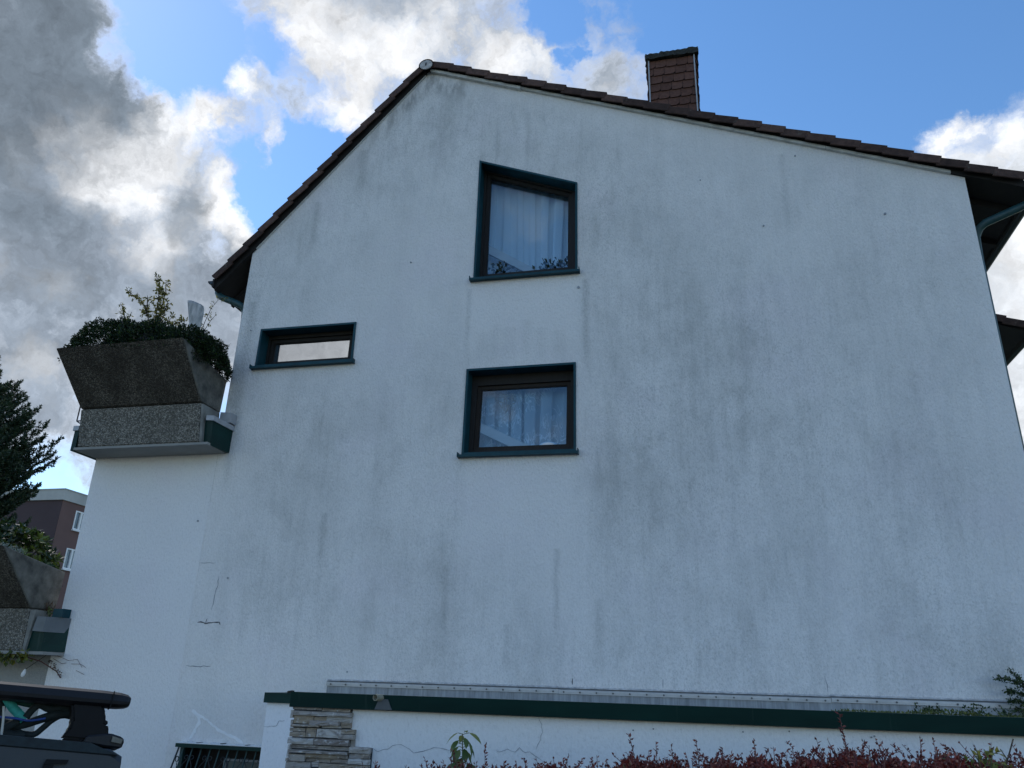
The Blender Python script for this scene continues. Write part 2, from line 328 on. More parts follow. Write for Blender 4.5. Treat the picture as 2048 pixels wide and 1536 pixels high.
def painted_sheet():
    m, g = newmat('dark_green_sheet_worn')
    pos = g.n('ShaderNodeNewGeometry').outputs['Position']
    c = g.mix(g.lin(g.noise(g.scale(pos, (.6, 1, 2)), 3.0, 5.0), .3, .7), (0.0025, 0.032, 0.027), (0.0015, 0.020, 0.018))
    drip = g.ss(g.noise(g.scale(pos, (16, 1, 1.2)), 1.0, 5.0, .65), .60, .74)
    c = g.mix(g.m('MULTIPLY', drip, .35), c, (.045, .075, .068))
    scuff = g.ss(g.noise(g.scale(pos, (1, 1, .6)), 22.0, 6.0, .7), .66, .74)
    c = g.mix(g.m('MULTIPLY', scuff, .5), c, (.10, .15, .14))
    b = g.n('ShaderNodeBump', {'Height': g.noise(g.scale(pos, (1, 1, .4)), 2.2, 3.0), 'Strength': .25, 'Distance': .03})
    g.out(g.n('ShaderNodeBsdfPrincipled', {'Base Color': c, 'Roughness': .48, 'Specular IOR Level': .2, 'Normal': b.outputs[0]}).outputs[0])
    return m
M['green'] = painted_sheet()
M['wood'] = plain('weathered_brown_wood', (0.007, 0.0055, 0.005), 0.7, 0.5, 30, 0.3, 60, stretch=(1, 1, 0.15))
M['wood_worn'] = plain('flaking_brown_wood', (0.022, 0.014, 0.009), 0.75, 0.5, 40, 0.5, 70, col2=(0.008, 0.006, 0.005), stretch=(1, 1, 0.2))
M['pane'] = glassmat('window_glass', 0.06, (0.83, 0.93, 1.0))
M['pane_mirror'] = glassmat('mirror_glass', 0.42, (.35, .37, .38))
M['pane_low'] = plain('frosted_glass', (0.10, 0.13, 0.13), 0.35, 0.3, 4)
M['curtain'] = curtainmat('net_curtain', False)
M['lace'] = curtainmat('lace_curtain', True)
M['room'] = plain('room_wall', (0.25, 0.24, 0.23), 0.9, 0.1, 2)
M['reflection_bar'] = plain('pale_reflection', (0.50, 0.44, 0.40), 0.7, 0.1, 8, stretch=(0.3, 1, 1))  # pale tone of the reflections, put into the colour of solid bars
M['white'] = plain('white_paint', (0.78, 0.78, 0.78), 0.5, 0.06, 6)
M['straw'] = plain('straw', (0.16, 0.15, 0.12), 0.8, 0.2, 30)
M['block'] = aggregate('washed_concrete', (0.235, 0.222, 0.195), (0.09, 0.085, 0.07), 0.30)
M['trough'] = aggregate('stained_washed_concrete', (0.17, 0.155, 0.13), (0.026, 0.022, 0.018), 0.62)
M['concrete'] = plain('smooth_concrete', (0.20, 0.19, 0.165), 0.9, 0.5, 4.5, 0.5, 40, col2=(0.035, 0.035, 0.03), detail=9)
M['concrete2'] = plain('concrete_edge', (0.20, 0.20, 0.185), 0.9, 0.3, 5, 0.4, 40)
M['slab'] = plain('slab_underside', (0.26, 0.26, 0.245), 0.9, 0.12, 2)
M['zinc'] = plain('grey_zinc', (0.26, 0.28, 0.30), 0.55, 0.3, 5, 0.05, 20, metal=0.3, stretch=(6, 1, 0.6))
M['alu'] = plain('aluminium_rail', (0.42, 0.43, 0.44), 0.45, 0.12, 10, metal=0.4)
M['screw'] = plain('screw_head', (0.10, 0.10, 0.10), 0.5, 0.1, 10)
M['dark_cap'] = plain('dark_grey_sheet', (0.11, 0.125, 0.14), 0.5, 0.15, 6, metal=0.2)
M['grey_cap'] = plain('grey_sheet', (0.34, 0.35, 0.37), 0.5, 0.15, 6, metal=0.2)
M['iron'] = plain('green_wrought_iron', (0.012, 0.050, 0.048), 0.5, 0.3, 20)
M['iron_dark'] = plain('black_wrought_iron', (0.010, 0.014, 0.016), 0.5, 0.3, 20)
M['rail'] = plain('brown_railing', (0.06, 0.05, 0.05), 0.6, 0.2, 10)
M['crack'] = plain('crack_shadow_line', (0.06, 0.065, 0.075), 0.95, 0.3, 20)
M['hairline'] = plain('hairline_crack', (0.26, 0.27, 0.30), 0.95, 0.3, 20)
M['filler'] = plain('pale_filler', (0.82, 0.825, 0.83), 0.9, 0.06, 12, 0.4, 60)
M['spout'] = plain('yellowed_plastic', (0.26, 0.245, 0.18), 0.6, 0.3, 20)
M['bark'] = plain('bark', (0.055, 0.042, 0.032), 0.9, 0.4, 20, 0.6, 40)
M['stem_red'] = plain('red_stem', (0.10, 0.035, 0.03), 0.7, 0.3, 30)
M['stem_green'] = plain('green_stem', (0.10, 0.12, 0.05), 0.7, 0.3, 30)
M['film'] = None
M['bwall'] = plain('brown_render_shaded', (0.070, 0.046, 0.050), 0.9, 0.08, 0.6)  # darker copy of the brown render, front face's shade put into its colour
M['bwall2'] = plain('brown_render', (0.150, 0.088, 0.080), 0.9, 0.08, 0.6)
M['fascia'] = plain('grey_white_fascia', (0.42, 0.42, 0.40), 0.7, 0.15, 0.7)
M['bglass'] = plain('far_glass', (0.10, 0.13, 0.16), 0.05, 0.4, 0.8, spec=0.9)
M['carbody'] = plain('dark_grey_paint', (0.021, 0.026, 0.031), 0.45, 0.12, 10, 0.05, 200, spec=0.4)
M['bar'] = plain('black_anodised', (0.009, 0.010, 0.013), 0.5, 0.2, 60, spec=0.3)
M['blackplastic'] = plain('black_plastic', (0.004, 0.004, 0.005), 0.6, 0.2, 60, spec=0.2)
M['latch'] = plain('dull_metal', (0.13, 0.125, 0.105), 0.5, 0.25, 80, metal=0.3)
M['rubber'] = plain('rubber', (0.012, 0.012, 0.013), 0.8, 0.2, 30)
M['strap_teal'] = plain('teal_webbing', (0.035, 0.33, 0.30), 0.7, 0.35, 60)
M['strap_dark'] = plain('dark_webbing', (0.008, 0.016, 0.018), 0.8, 0.4, 60)
M['strap_green'] = plain('dark_green_cloth', (0.010, 0.06, 0.05), 0.8, 0.4, 50)
M['strap_blue'] = plain('blue_cord', (0.012, 0.05, 0.24), 0.6, 0.2, 60)
M['ground'] = plain('asphalt', (0.055, 0.055, 0.056), 0.9, 0.3, 3, 0.3, 60)
M['grass'] = plain('lawn_soil', (0.060, 0.075, 0.030), 0.95, 0.4, 2, 0.6, 30)
M['pebble'] = plain('yard_concrete', (0.24, 0.235, 0.22), 0.9, 0.2, 4, 0.3, 60)

def stonemat():
    m, g = newmat('split_stone')
    pos = g.n('ShaderNodeNewGeometry').outputs['Position']
    r = g.n('ShaderNodeObjectInfo').outputs['Random']
    p = g.vm('ADD', g.scale(pos, (1, 1, 1.7)), g.n('ShaderNodeCombineXYZ', {0: g.m('MULTIPLY', r, 9.0), 1: 0.0, 2: r}).outputs[0])
    ramp = g.n('ShaderNodeValToRGB', {'Fac': r})
    cr = ramp.color_ramp
    while len(cr.elements) < 5:
        cr.elements.new(0.5)
    for e, (pp, c) in zip(cr.elements, ((0, (.22, .19, .17)), (.25, (.44, .41, .38)), (.5, (.32, .26, .19)), (.75, (.36, .34, .32)), (1, (.60, .58, .55)))):
        e.position = pp
        e.color = (*c, 1)
    n1 = g.noise(p, 13.0, 7.0, 0.6, dist=0.8)
    c = g.mix(g.ss(n1, .50, .72, 0, .75), ramp.outputs[0], (.13, .11, .10))
    c = g.mix(g.ss(g.noise(p, 26.0, 4.0), .56, .72, 0, .8), c, (.58, .57, .55))
    b = g.n('ShaderNodeBump', {'Height': n1, 'Strength': 0.9, 'Distance': 0.012})
    g.out(g.n('ShaderNodeBsdfPrincipled', {'Base Color': c, 'Roughness': .85, 'Specular IOR Level': .25, 'Normal': b.outputs[0]}).outputs[0])
    return m
M['stone'] = stonemat()
def filmmat():
    m, g = newmat('white_film')
    pos = g.n('ShaderNodeNewGeometry').outputs['Position']
    c = g.mix(g.lin(g.noise(g.scale(pos, (4, 4, 1.4)), 5.0, 4.0), .35, .65), (.72, .72, .72), (.40, .42, .43))
    a = g.n('ShaderNodeBsdfDiffuse', {'Color': c}); t = g.n('ShaderNodeBsdfTranslucent', {'Color': c})
    g.out(g.n('ShaderNodeMixShader', {0: .45, 1: a.outputs[0], 2: t.outputs[0]}).outputs[0])
    return m
M['film'] = filmmat()
M['box'] = leafmat('box_leaf', [(0, (.005, .013, .004)), (.6, (.014, .034, .008)), (1, (.04, .075, .016))], .55, .15)
M['barberry'] = leafmat('barberry_leaf', [(0, (.060, .014, .014)), (.45, (.135, .026, .024)), (.75, (.20, .052, .038)), (.88, (.17, .095, .040)), (1, (.09, .12, .035))], .5, .25)
M['yleaf'] = leafmat('yellowing_leaf', [(0, (.05, .075, .02)), (.5, (.12, .15, .03)), (1, (.26, .24, .05))], .5, .35)
M['sapleaf'] = leafmat('sapling_leaf', [(0, (.055, .10, .03)), (.6, (.10, .15, .045)), (1, (.20, .23, .07))], .5, .35)
M['treeleaf'] = leafmat('thin_tree_leaf', [(0, (.05, .06, .015)), (.5, (.17, .16, .04)), (1, (.36, .30, .08))], .5, .55)
M['needle'] = leafmat('needles', [(0, (.011, .026, .012)), (.6, (.028, .056, .025)), (1, (.10, .105, .06))], .6, .1)
M['rhodo'] = leafmat('rhododendron_leaf', [(0, (.010, .022, .007)), (.6, (.030, .058, .012)), (1, (.13, .17, .025))], .4, .25)
M['silver'] = leafmat('silvery_leaf', [(0, (.10, .14, .12)), (1, (.28, .34, .32))], .8, .15)
M['mossleaf'] = leafmat('sedum_leaf', [(0, (.04, .05, .012)), (.5, (.09, .11, .02)), (1, (.18, .19, .04))], .7, .2)
M['creeper'] = leafmat('creeper_leaf', [(0, (.014, .030, .010)), (.7, (.036, .068, .020)), (1, (.08, .11, .03))], .5, .2)
M['ivy'] = leafmat('ivy_leaf', [(0, (.02, .035, .008)), (.5, (.09, .11, .02)), (1, (.28, .24, .03))], .5, .3)
M['dryleaf'] = leafmat('dry_leaf', [(0, (.05, .025, .015)), (1, (.12, .06, .025))], .7, .2)
M['houseplant'] = leafmat('houseplant_leaf', [(0, (.012, .022, .016)), (1, (.03, .05, .035))], .5, .2)

# ------------------------------------------------------------------ mesh helpers
class MB:
    def __init__(s):
        s.v, s.f = [], []
    def add(s, vs, fs):
        o = len(s.v)
        s.v += [tuple(p) for p in vs]
        s.f += [tuple(i + o for i in f) for f in fs]
        return s
    def box(s, x0, x1, y0, y1, z0, z1):
        return s.add([(x0, y0, z0), (x1, y0, z0), (x1, y1, z0), (x0, y1, z0), (x0, y0, z1), (x1, y0, z1), (x1, y1, z1), (x0, y1, z1)],
                     [(3, 2, 1, 0), (4, 5, 6, 7), (0, 1, 5, 4), (1, 2, 6, 5), (2, 3, 7, 6), (3, 0, 4, 7)])
    def hexa(s, p):
        return s.add(p, [(3, 2, 1, 0), (4, 5, 6, 7), (0, 1, 5, 4), (1, 2, 6, 5), (2, 3, 7, 6), (3, 0, 4, 7)])
    def prism(s, xz, y0, y1):
        """polygon in (x,z), counter-clockwise seen from -y, extruded y0..y1"""
        n = len(xz)
        return s.add([(x, y0, z) for x, z in xz] + [(x, y1, z) for x, z in xz],
                     [tuple(range(n)), tuple(range(2 * n - 1, n - 1, -1))] + [(i, i + n, (i + 1) % n + n, (i + 1) % n) for i in range(n)])
    def ring(s, a, b, y0, y1):
        """frame between outer polygon a and inner polygon b (same count), y0 front, y1 back"""
        n = len(a)
        v = [(x, y0, z) for x, z in a] + [(x, y0, z) for x, z in b] + [(x, y1, z) for x, z in a] + [(x, y1, z) for x, z in b]
        f = []
        for i in range(n):
            j = (i + 1) % n
            f += [(i, j, n + j, n + i), (2 * n + i, 3 * n + i, 3 * n + j, 2 * n + j), (n + i, n + j, 3 * n + j, 3 * n + i), (i, 2 * n + i, 2 * n + j, j)]
        return s.add(v, f)
    def tube(s, pts, r, n=6, r1=None, cap=True, flat=1.0):
        pts = [Vector(p) for p in pts]
        m = len(pts)
        vs, fs = [], []
        up = Vector((0, 0, 1))
        for i, p in enumerate(pts):
            t = (pts[min(i + 1, m - 1)] - pts[max(i - 1, 0)])
            t = t.normalized() if t.length > 1e-9 else Vector((0, 0, 1))
            a = t.cross(up)
            if a.length < 0.05:
                a = t.cross(Vector((0, 1, 0)))
            a.normalize()
            b = a.cross(t).normalized()
            rr = r if r1 is None else r + (r1 - r) * i / max(1, m - 1)
            for k in range(n):
                an = 2 * math.pi * k / n
                vs.append(p + a * math.cos(an) * rr * flat + b * math.sin(an) * rr)
        for i in range(m - 1):
            for k in range(n):
                k2 = (k + 1) % n
                fs.append((i * n + k, i * n + k2, (i + 1) * n + k2, (i + 1) * n + k))
        if cap:
            fs.append(tuple(range(n - 1, -1, -1)))
            fs.append(tuple((m - 1) * n + k for k in range(n)))
        return s.add(vs, fs)
    def mesh(s, name, mat, smooth=False):
        me = bpy.data.meshes.new(name)
        me.from_pydata(s.v, [], s.f)
        bm = bmesh.new()
        bm.from_mesh(me)
        bmesh.ops.recalc_face_normals(bm, faces=bm.faces)
        bm.to_mesh(me)
        bm.free()
        me.materials.append(mat)
        if smooth:
            me.polygons.foreach_set('use_smooth', [True] * len(me.polygons))
        return me
    def build(s, name, mat, parent=None, smooth=False, **props):
        return link(s.mesh(name, mat, smooth), name, parent, **props)

def link(me, name, parent=None, loc=None, rot=None, **props):
    o = bpy.data.objects.new(name, me)
    COL.objects.link(o)
    if parent is not None:
        o.parent = parent
        o.matrix_parent_inverse = inv(parent)
    if loc is not None:
        o.location = loc
    if rot is not None:
        o.rotation_euler = rot
    for k, v in props.items():
        o[k] = v
    return o

def wm(o):
    m = Matrix.LocRotScale(o.location, o.rotation_euler, o.scale)
    if o.parent is not None:
        m = wm(o.parent) @ o.matrix_parent_inverse @ m
    return m
def inv(parent):
    return wm(parent).inverted()

def thing(name, label, cat, loc=(0, 0, 0), group=None, rot=(0, 0, 0)):
    o = bpy.data.objects.new(name, None)
    o.empty_display_size = 0.2
    COL.objects.link(o)
    o.location = loc
    o.rotation_euler = rot
    tag(o, label, cat, group)
    return o
def tag(o, label, cat, group=None):
    o['label'] = label
    o['category'] = cat
    if group:
        o['group'] = group
    return o

def leaves(name, P, D, N, L, Wd, mat, parent, tint=None, fold=0.25, mid=0.45, kind=None, **props):
    """many leaf-shaped faces: base points P, directions D, normals N, lengths L, widths Wd -> one mesh"""
    P, D, N = (np.asarray(a, float) for a in (P, D, N))
    n = len(P)
    D = D / (np.linalg.norm(D, axis=1, keepdims=True) + 1e-9)
    Sd = np.cross(D, N)
    Sd /= (np.linalg.norm(Sd, axis=1, keepdims=True) + 1e-9)
    Up = np.cross(Sd, D)
    L = np.broadcast_to(np.asarray(L, float), (n,))[:, None]
    Wd = np.broadcast_to(np.asarray(Wd, float), (n,))[:, None]
    b = P
    t = P + D * L
    l = P + D * L * mid + Sd * Wd * .5 + Up * Wd * fold
    r = P + D * L * mid - Sd * Wd * .5 + Up * Wd * fold
    V = np.stack([b, r, t, l], 1).reshape(-1, 3)
    me = bpy.data.meshes.new(name)
    me.vertices.add(4 * n)
    me.vertices.foreach_set('co', V.ravel())
    me.loops.add(6 * n)
    base = (np.arange(n) * 4)[:, None]
    idx = (base + np.array([[0, 1, 2, 0, 2, 3]])).ravel()
    me.loops.foreach_set('vertex_index', idx)
    me.polygons.add(2 * n)
    me.polygons.foreach_set('loop_start', np.arange(2 * n) * 3)
    me.update(calc_edges=True)
    if tint is None:
        tint = nrng.random(n)
    at = me.attributes.new('tint', 'FLOAT', 'POINT')
    at.data.foreach_set('value', np.repeat(np.asarray(tint, float), 4))
    me.materials.append(mat)
    if kind:
        props['kind'] = kind
    return link(me, name, parent, **props)

def unit(n, up=0.0):
    v = nrng.normal(size=(n, 3))
    v[:, 2] += up
    return v / np.linalg.norm(v, axis=1, keepdims=True)

def ground_z(y):
    return -1.35 * math.tanh(y / 9.0) if y > 0 else -0.6 * math.tanh(y / 4.0)

# ------------------------------------------------------------------ ground (falls towards the house)
def sheet(name, x0, x1, ys, dz, mat):
    v, f = [], []
    for y in ys:
        v += [(x0, y, ground_z(y) + dz), (x1, y, ground_z(y) + dz)]
    for i in range(len(ys) - 1):
        f.append((2 * i, 2 * i + 1, 2 * i + 3, 2 * i + 2))
    return MB().add(v, f).build(name, mat, kind='structure')
ysm = [-400, -60, -30, -20, -12, -8, -5, -3, -1.5, 0, 1, 2, 3, 4, 5, 6, 7, 8, 9, 10, 12, 15, 20, 30, 60, 120, 600]
sheet('ground', -600, 600, ysm, 0.0, M['grass'])
sheet('road', -60, 60, [-7, -6, -5, -4, -3, -2, -1, 0, 1, 2, 2.6], 0.006, M['ground'])
sheet('yard_path', -9.0, -3.2, [2.6, 3, 4, 5, 6, 7, 8, 9.5], 0.006, M['pebble'])
kb = MB()
for i, (a, b) in enumerate(zip([2.6] * 1, [2.74])):
    kb.box(-60, 60, 2.6, 2.74, ground_z(2.6) - .2, ground_z(2.6) + 0.10)
kb.build('kerb', M['concrete2'], kind='structure')

# ------------------------------------------------------------------ house
YW = 9.5
house = thing('house', 'large white plastered gable house with brown tiled roof and rain streaked side wall', 'house', (-1.5, 9.5, -1.3))

def flat_wall(name, outer, holes, y, mat, parent):
    bm = bmesh.new()
    edges = []
    for loop in [outer] + holes:
        vs = [bm.verts.new((x, y, z)) for x, z in loop]
        edges += [bm.edges.new((vs[i], vs[(i + 1) % len(vs)])) for i in range(len(vs))]
    bmesh.ops.triangle_fill(bm, use_beauty=True, use_dissolve=False, edges=edges)
    for f in bm.faces:
        f.normal_update()
        if f.normal.y > 0:
            f.normal_flip()
    me = bpy.data.meshes.new(name)
    bm.to_mesh(me)
    bm.free()
    me.materials.append(mat)
    return link(me, name, parent)

W1 = [(-2.95, 7.032), (-1.44, 7.022), (-1.44, 8.488), (-2.95, 9.092)]
W2 = [(-6.25, 5.879), (-4.693, 5.878), (-4.700, 6.493), (-6.247, 6.498)]
W3 = [(-2.982, 4.416), (-1.460, 4.412), (-1.462, 5.641), (-2.976, 5.638)]
WB = [(-6.40, -0.05), (-4.6, -0.05), (-4.6, 0.772), (-6.40, 0.778)]
P1 = [(-2.793, 7.152), (-1.590, 7.153), (-1.585, 8.345), (-2.793, 8.836)]
P2 = [(-6.050, 5.986), (-4.825, 5.985), (-4.822, 6.290), (-6.048, 6.298)]
P3 = [(-2.800, 4.540), (-1.600, 4.538), (-1.592, 5.364), (-2.780, 5.361)]
def inset(p, dl):
    """inset polygon by dl (any convex quad)"""
    n = len(p)
    out = []
    for i in range(n):
        a, b, c = Vector(p[i - 1]), Vector(p[i]), Vector(p[(i + 1) % n])
        e1, e2 = (b - a).normalized(), (c - b).normalized()
        n1, n2 = Vector((-e1.y, e1.x)), Vector((-e2.y, e2.x))
        k = dl / (1 + n1.dot(n2))
        q = b + (n1 + n2) * k
        out.append((q.x, q.y))
    return out
GZ = -2.6
gable = flat_wall('gable_wall', [(-6.62, GZ), (3.61, GZ), (3.603, 7.978), (-3.74, 10.99), (-3.84, 11.02), (-3.93, 10.985), (-6.62, 7.985)],
                  [inset(W1, .004), inset(W2, .004), inset(W3, .004), inset(WB, .0)], YW, M['wall'], house)
MB().add([(-6.62, YW, GZ), (-6.62, 18.5, GZ), (-6.62, 18.5, 7.985), (-6.62, YW, 7.985)], [(0, 1, 2, 3)]).build('side_wall', M['wall'], house)
MB().add([(3.61, YW, GZ), (3.61, 18.5, GZ), (3.603, 18.5, 7.978), (3.603, YW, 7.978)], [(0, 1, 2, 3)]).build('side_wall', M['wall'], house)
MB().add([(-6.62, 18.5, GZ), (3.61, 18.5, GZ), (3.6, 18.5, 7.978), (-3.84, 18.5, 11.0), (-6.62, 18.5, 7.985)], [(0, 1, 2, 3, 4)]).build('rear_wall', M['wall'], house)
# dark rooms behind the windows
for (x0, x1, z0, z1) in ((-3.6, -0.9, 6.6, 9.2), (-6.5, -4.4, 5.5, 6.9), (-3.6, -0.9, 3.9, 6.2), (-6.5, -4.5, -.4, 1.2)):
    MB().add([(x0, 9.51, z0), (x1, 9.51, z0), (x1, 12.3, z0), (x0, 12.3, z0), (x0, 9.51, z1), (x1, 9.51, z1), (x1, 12.3, z1), (x0, 12.3, z1)],
             [(0, 1, 2, 3), (4, 5, 6, 7), (1, 2, 6, 5), (2, 3, 7, 6), (3, 0, 4, 7)]).build('room', M['room'], house)

def window(outer, pane, mat_pane, label, worn=False):
    k_ = 9.755 / 9.62
    pane = [(x * k_, 1.6 + (z - 1.6) * k_) for x, z in pane]
    b = inset(outer, 0.030)
    mb = MB().ring(outer, b, 9.482, 9.515)
    mb.ring(inset(outer, .004), inset(outer, .028), 9.515, 9.78)
    win = mb.build('window', M['teal'], house, label=label)
    c = inset(pane, -0.05)
    fr = MB().ring(inset(outer, .026), c, 9.695, 9.80)
    fr.build('frame', M['wood'], win)
    s = MB().ring(c, pane, 9.73, 9.795)
    s.ring(inset(pane, -0.012), inset(pane, 0.008), 9.74, 9.79)
    s.build('sash', M['wood_worn'] if worn else M['wood'], win)
    MB().prism(inset(pane, 0.0), 9.755, 9.762).build('pane', mat_pane, win)
    x0, x1, z0 = outer[0][0] - .035, outer[1][0] + .03, outer[0][1]
    z1 = outer[1][1]
    sl_ = MB()
    sl_.hexa([(x0, 9.415, z0 - .045), (x1, 9.415, z1 - .045), (x1, 9.66, z1 - .02), (x0, 9.66, z0 - .02),
              (x0, 9.415, z0 - .012), (x1, 9.415, z1 - .012), (x1, 9.66, z1 + .012), (x0, 9.66, z0 + .012)])
    sl_.box(x0 - .006, x0 + .004, 9.410, 9.50, z0 - .047, z0 + .018)
    sl_.box(x1 - .004, x1 + .006, 9.410, 9.50, z1 - .047, z1 + .018)
    sl_.build('sill', M['teal'], win)
    return win
win1 = window(W1, P1, M['pane'], 'slanted attic window with folded white curtain')
win2 = window(W2, P2, M['pane_mirror'], 'narrow wide window mirroring clouds')
win3 = window(W3, P3, M['pane'], 'middle window with lace curtain', worn=True)
# pale sloping bars added behind the glass to stand in for reflections
def reflection_bar(pts):
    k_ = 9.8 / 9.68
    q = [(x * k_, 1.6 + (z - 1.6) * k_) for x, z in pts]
    MB().prism(q, 9.80, 9.85).build('sloping_reflection', M['reflection_bar'], house)
reflection_bar([(-2.95, 7.650), (-1.95, 7.005), (-1.75, 7.005), (-2.95, 7.800)])
reflection_bar([(-2.95, 4.860), (-2.20, 4.470), (-1.92, 4.470), (-2.95, 4.995)])

def curtain(name, x0, x1, z0, z1f, mat, label, seed):
    r = random.Random(seed)
    n = 320
    ph = [r.uniform(0, 6.28) for _ in range(4)]
    v, f = [], []
    rows = 7
    for j in range(rows):
        t = j / (rows - 1)
        for i in range(n + 1):
            s = i / n
            x = x0 + (x1 - x0) * s
            w_ = 17 * 2 * math.pi * s / 2 * 1.0 + ph[0] + 2.2 * math.sin(5 * s + ph[1]) + .5 * math.sin(2.5 * t + 11 * s)
            dep_ = .75 + .45 * math.sin(6 * s + ph[2])
            xx = x + .045 * dep_ * math.sin(2 * w_) + 0.02 * (1 - t) * math.sin(9 * s + ph[3])
            fold = .045 * dep_ * math.cos(w_) * (.8 + .3 * (1 - t))
            v.append((xx, 9.96 + fold, z0 + (z1f(x) - z0) * t))
    for j in range(rows - 1):
        for i in range(n):
            a = j * (n + 1) + i
            f.append((a, a + 1, a + n + 2, a + n + 1))
    me = MB().add(v, f).mesh(name, mat, True)
    return tag(link(me, name), label, 'curtain')
curtain('curtain', -3.25, -1.2, 6.95, lambda x: 9.02 - .406 * (x + 2.95) + .28, M['curtain'], 'sheer white curtain in deep folds behind the slanted attic window', 3)
curtain('curtain', -3.25, -1.2, 4.35, lambda x: 5.85, M['lace'], 'white lace curtain with leafy pattern behind the middle window', 5)

# houseplants on the inner sill of the attic window
for k, (px, hh, lab) in enumerate(((-2.63, .29, 'small dark houseplant at the left end of the attic window sill'),
                                   (-1.93, .25, 'bushy houseplant nearer the middle of the attic window sill'),
                                   (-1.72, .26, 'bushy houseplant at the right end of the attic window sill'))):
    t = thing('houseplant', lab, 'houseplant', (px, 9.80, 7.18), 'houseplants on the attic window sill')
    MB().tube([(px, 9.80, 7.13), (px, 9.80, 7.235)], .045, 10, .055).build('pot', M['white'], t, True)
    n = 60
    Pn = np.array([[px, 9.80, 7.225]]) + nrng.normal(size=(n, 3)) * np.array([.02, .015, .01])
    Dn = unit(n, 0.9)
    Dn[:, 1] *= .5
    st = Pn + Dn * nrng.uniform(.03, hh - .06, (n, 1))
    leaves('foliage', st, Dn + nrng.normal(size=(n, 3)) * .5, unit(n), nrng.uniform(.06, .095, n), .048, M['houseplant'], t)
    sm = MB()
    for q in range(0, n, 4):
        sm.tube([Pn[q], st[q]], .003, 4)
    sm.build('stem', M['bark'], t)
# straw heart hanging in the middle window, white bowl on the sill
hm = MB()
def heart(tt):
    return (.155 * 16 * math.sin(tt) ** 3 / 17, .155 * (13 * math.cos(tt) - 5 * math.cos(2 * tt) - 2 * math.cos(3 * tt) - math.cos(4 * tt)) / 17)
rr = random.Random(4)
for k in range(26):
    a, b = rr.uniform(0, 6.283), rr.uniform(0, 6.283)
    (xa, za), (xb, zb) = heart(a), heart(b)
    ex = 1.08
    hm.tube([(-2.485 + xa * ex, 9.805 + rr.uniform(-.012, .012), 5.255 + za * ex), (-2.485 + xb * ex, 9.805 + rr.uniform(-.012, .012), 5.255 + zb * ex)], .0045, 4)
hm.tube([(-2.485, 9.805, 5.33), (-2.485, 9.805, 5.48)], .0015, 4)
tag(hm.build('straw_heart', M['straw']), 'woven straw heart hanging in the middle window', 'ornament')
bowl = MB()
prof = [(.02, 0), (.11, .012), (.135, .045), (.12, .085), (.075, .112), (0.001, .122)]
for i in range(len(prof)):
    pass
vs, fs = [], []
for r_, z_ in prof:
    for k in range(16):
        vs.append((-1.88 + r_ * math.cos(k * math.pi / 8), 9.80 + r_ * .45 * math.sin(k * math.pi / 8), 4.525 + z_))
for i in range(len(prof) - 1):
    for k in range(16):
        fs.append((i * 16 + k, i * 16 + (k + 1) % 16, (i + 1) * 16 + (k + 1) % 16, (i + 1) * 16 + k))
tag(bowl.add(vs, fs).build('bowl', M['white'], None, True), 'white rounded bowl lying upside down on the middle window sill', 'bowl')

# ------------------------------------------------------------------ roof
AX, AZ = -3.937, 11.166             # where the two tile planes meet
kR, kL = 0.4127, 1.149
aR, aL = math.atan(kR), math.atan(kL)
XR, XL = 4.32, -7.19
def zR(x): return AZ - kR * (x - AX)
def zL(x): return AZ + kL * (x - AX)
def slab(x0, x1, zf, dt, db, y0, y1):
    return [(x0, y0, zf(x0) - db), (x1, y0, zf(x1) - db), (x1, y1, zf(x1) - db), (x0, y1, zf(x0) - db),
            (x0, y0, zf(x0) - dt), (x1, y0, zf(x1) - dt), (x1, y1, zf(x1) - dt), (x0, y1, zf(x0) - dt)]
roof = MB().hexa(slab(AX, XR - .03, zR, .05, .155, 9.46, 18.8)).hexa(slab(XL + .03, AX, zL, .06, .235, 9.46, 18.8)).build('roof', M['soffit'], house)

def tile_mesh(name, mirror, flap, length=0.385):
    mb = MB()
    x1 = length
    def tz(x): return -0.028 + 0.034 * x / length   # the lower end rides on the next tile
    mb.hexa([(0, 0, tz(0) - .016), (x1, 0, tz(x1) - .016), (x1, .30, tz(x1) - .016), (0, .30, tz(0) - .016), (0, 0, tz(0)), (x1, 0, tz(x1)), (x1, .30, tz(x1)), (0, .30, tz(0))])
    mb.hexa([(.012, -.022, tz(0) - flap), (x1 - .004, -.022, tz(x1) - flap), (x1 - .004, .002, tz(x1) - flap), (.012, .002, tz(0) - flap),
             (.012, -.018, tz(0) + .001), (x1 - .004, -.018, tz(x1) + .001), (x1 - .004, .002, tz(x1) + .001), (.012, .002, tz(0) + .001)])
    if mirror:
        mb.v = [(-x, y, z) for x, y, z in mb.v]
    me = mb.mesh(name, M['tile'])
    bm = bmesh.new(); bm.from_mesh(me)
    bmesh.ops.bevel(bm, geom=[e for e in bm.edges if e.calc_length() > .1], offset=.004, segments=1, affect='EDGES')
    bm.to_mesh(me); bm.free()
    return me
tR, tL = tile_mesh('roof_tile', False, .118), tile_mesh('roof_tile', True, .105)
pitR = .309
for i in range(27):
    x = -3.487 - pitR + (i - .02) * pitR
    j = rnd.uniform(-.004, .004)
    if x > XR - .15:
        break
    link(tR, 'roof_tile', roof, (x, 9.40 + rnd.uniform(-.006, .006), zR(x) + .022 + j), (rnd.uniform(-.03, .03), aR + rnd.uniform(-.012, .012), rnd.uniform(-.018, .018)))
pitL = .2227
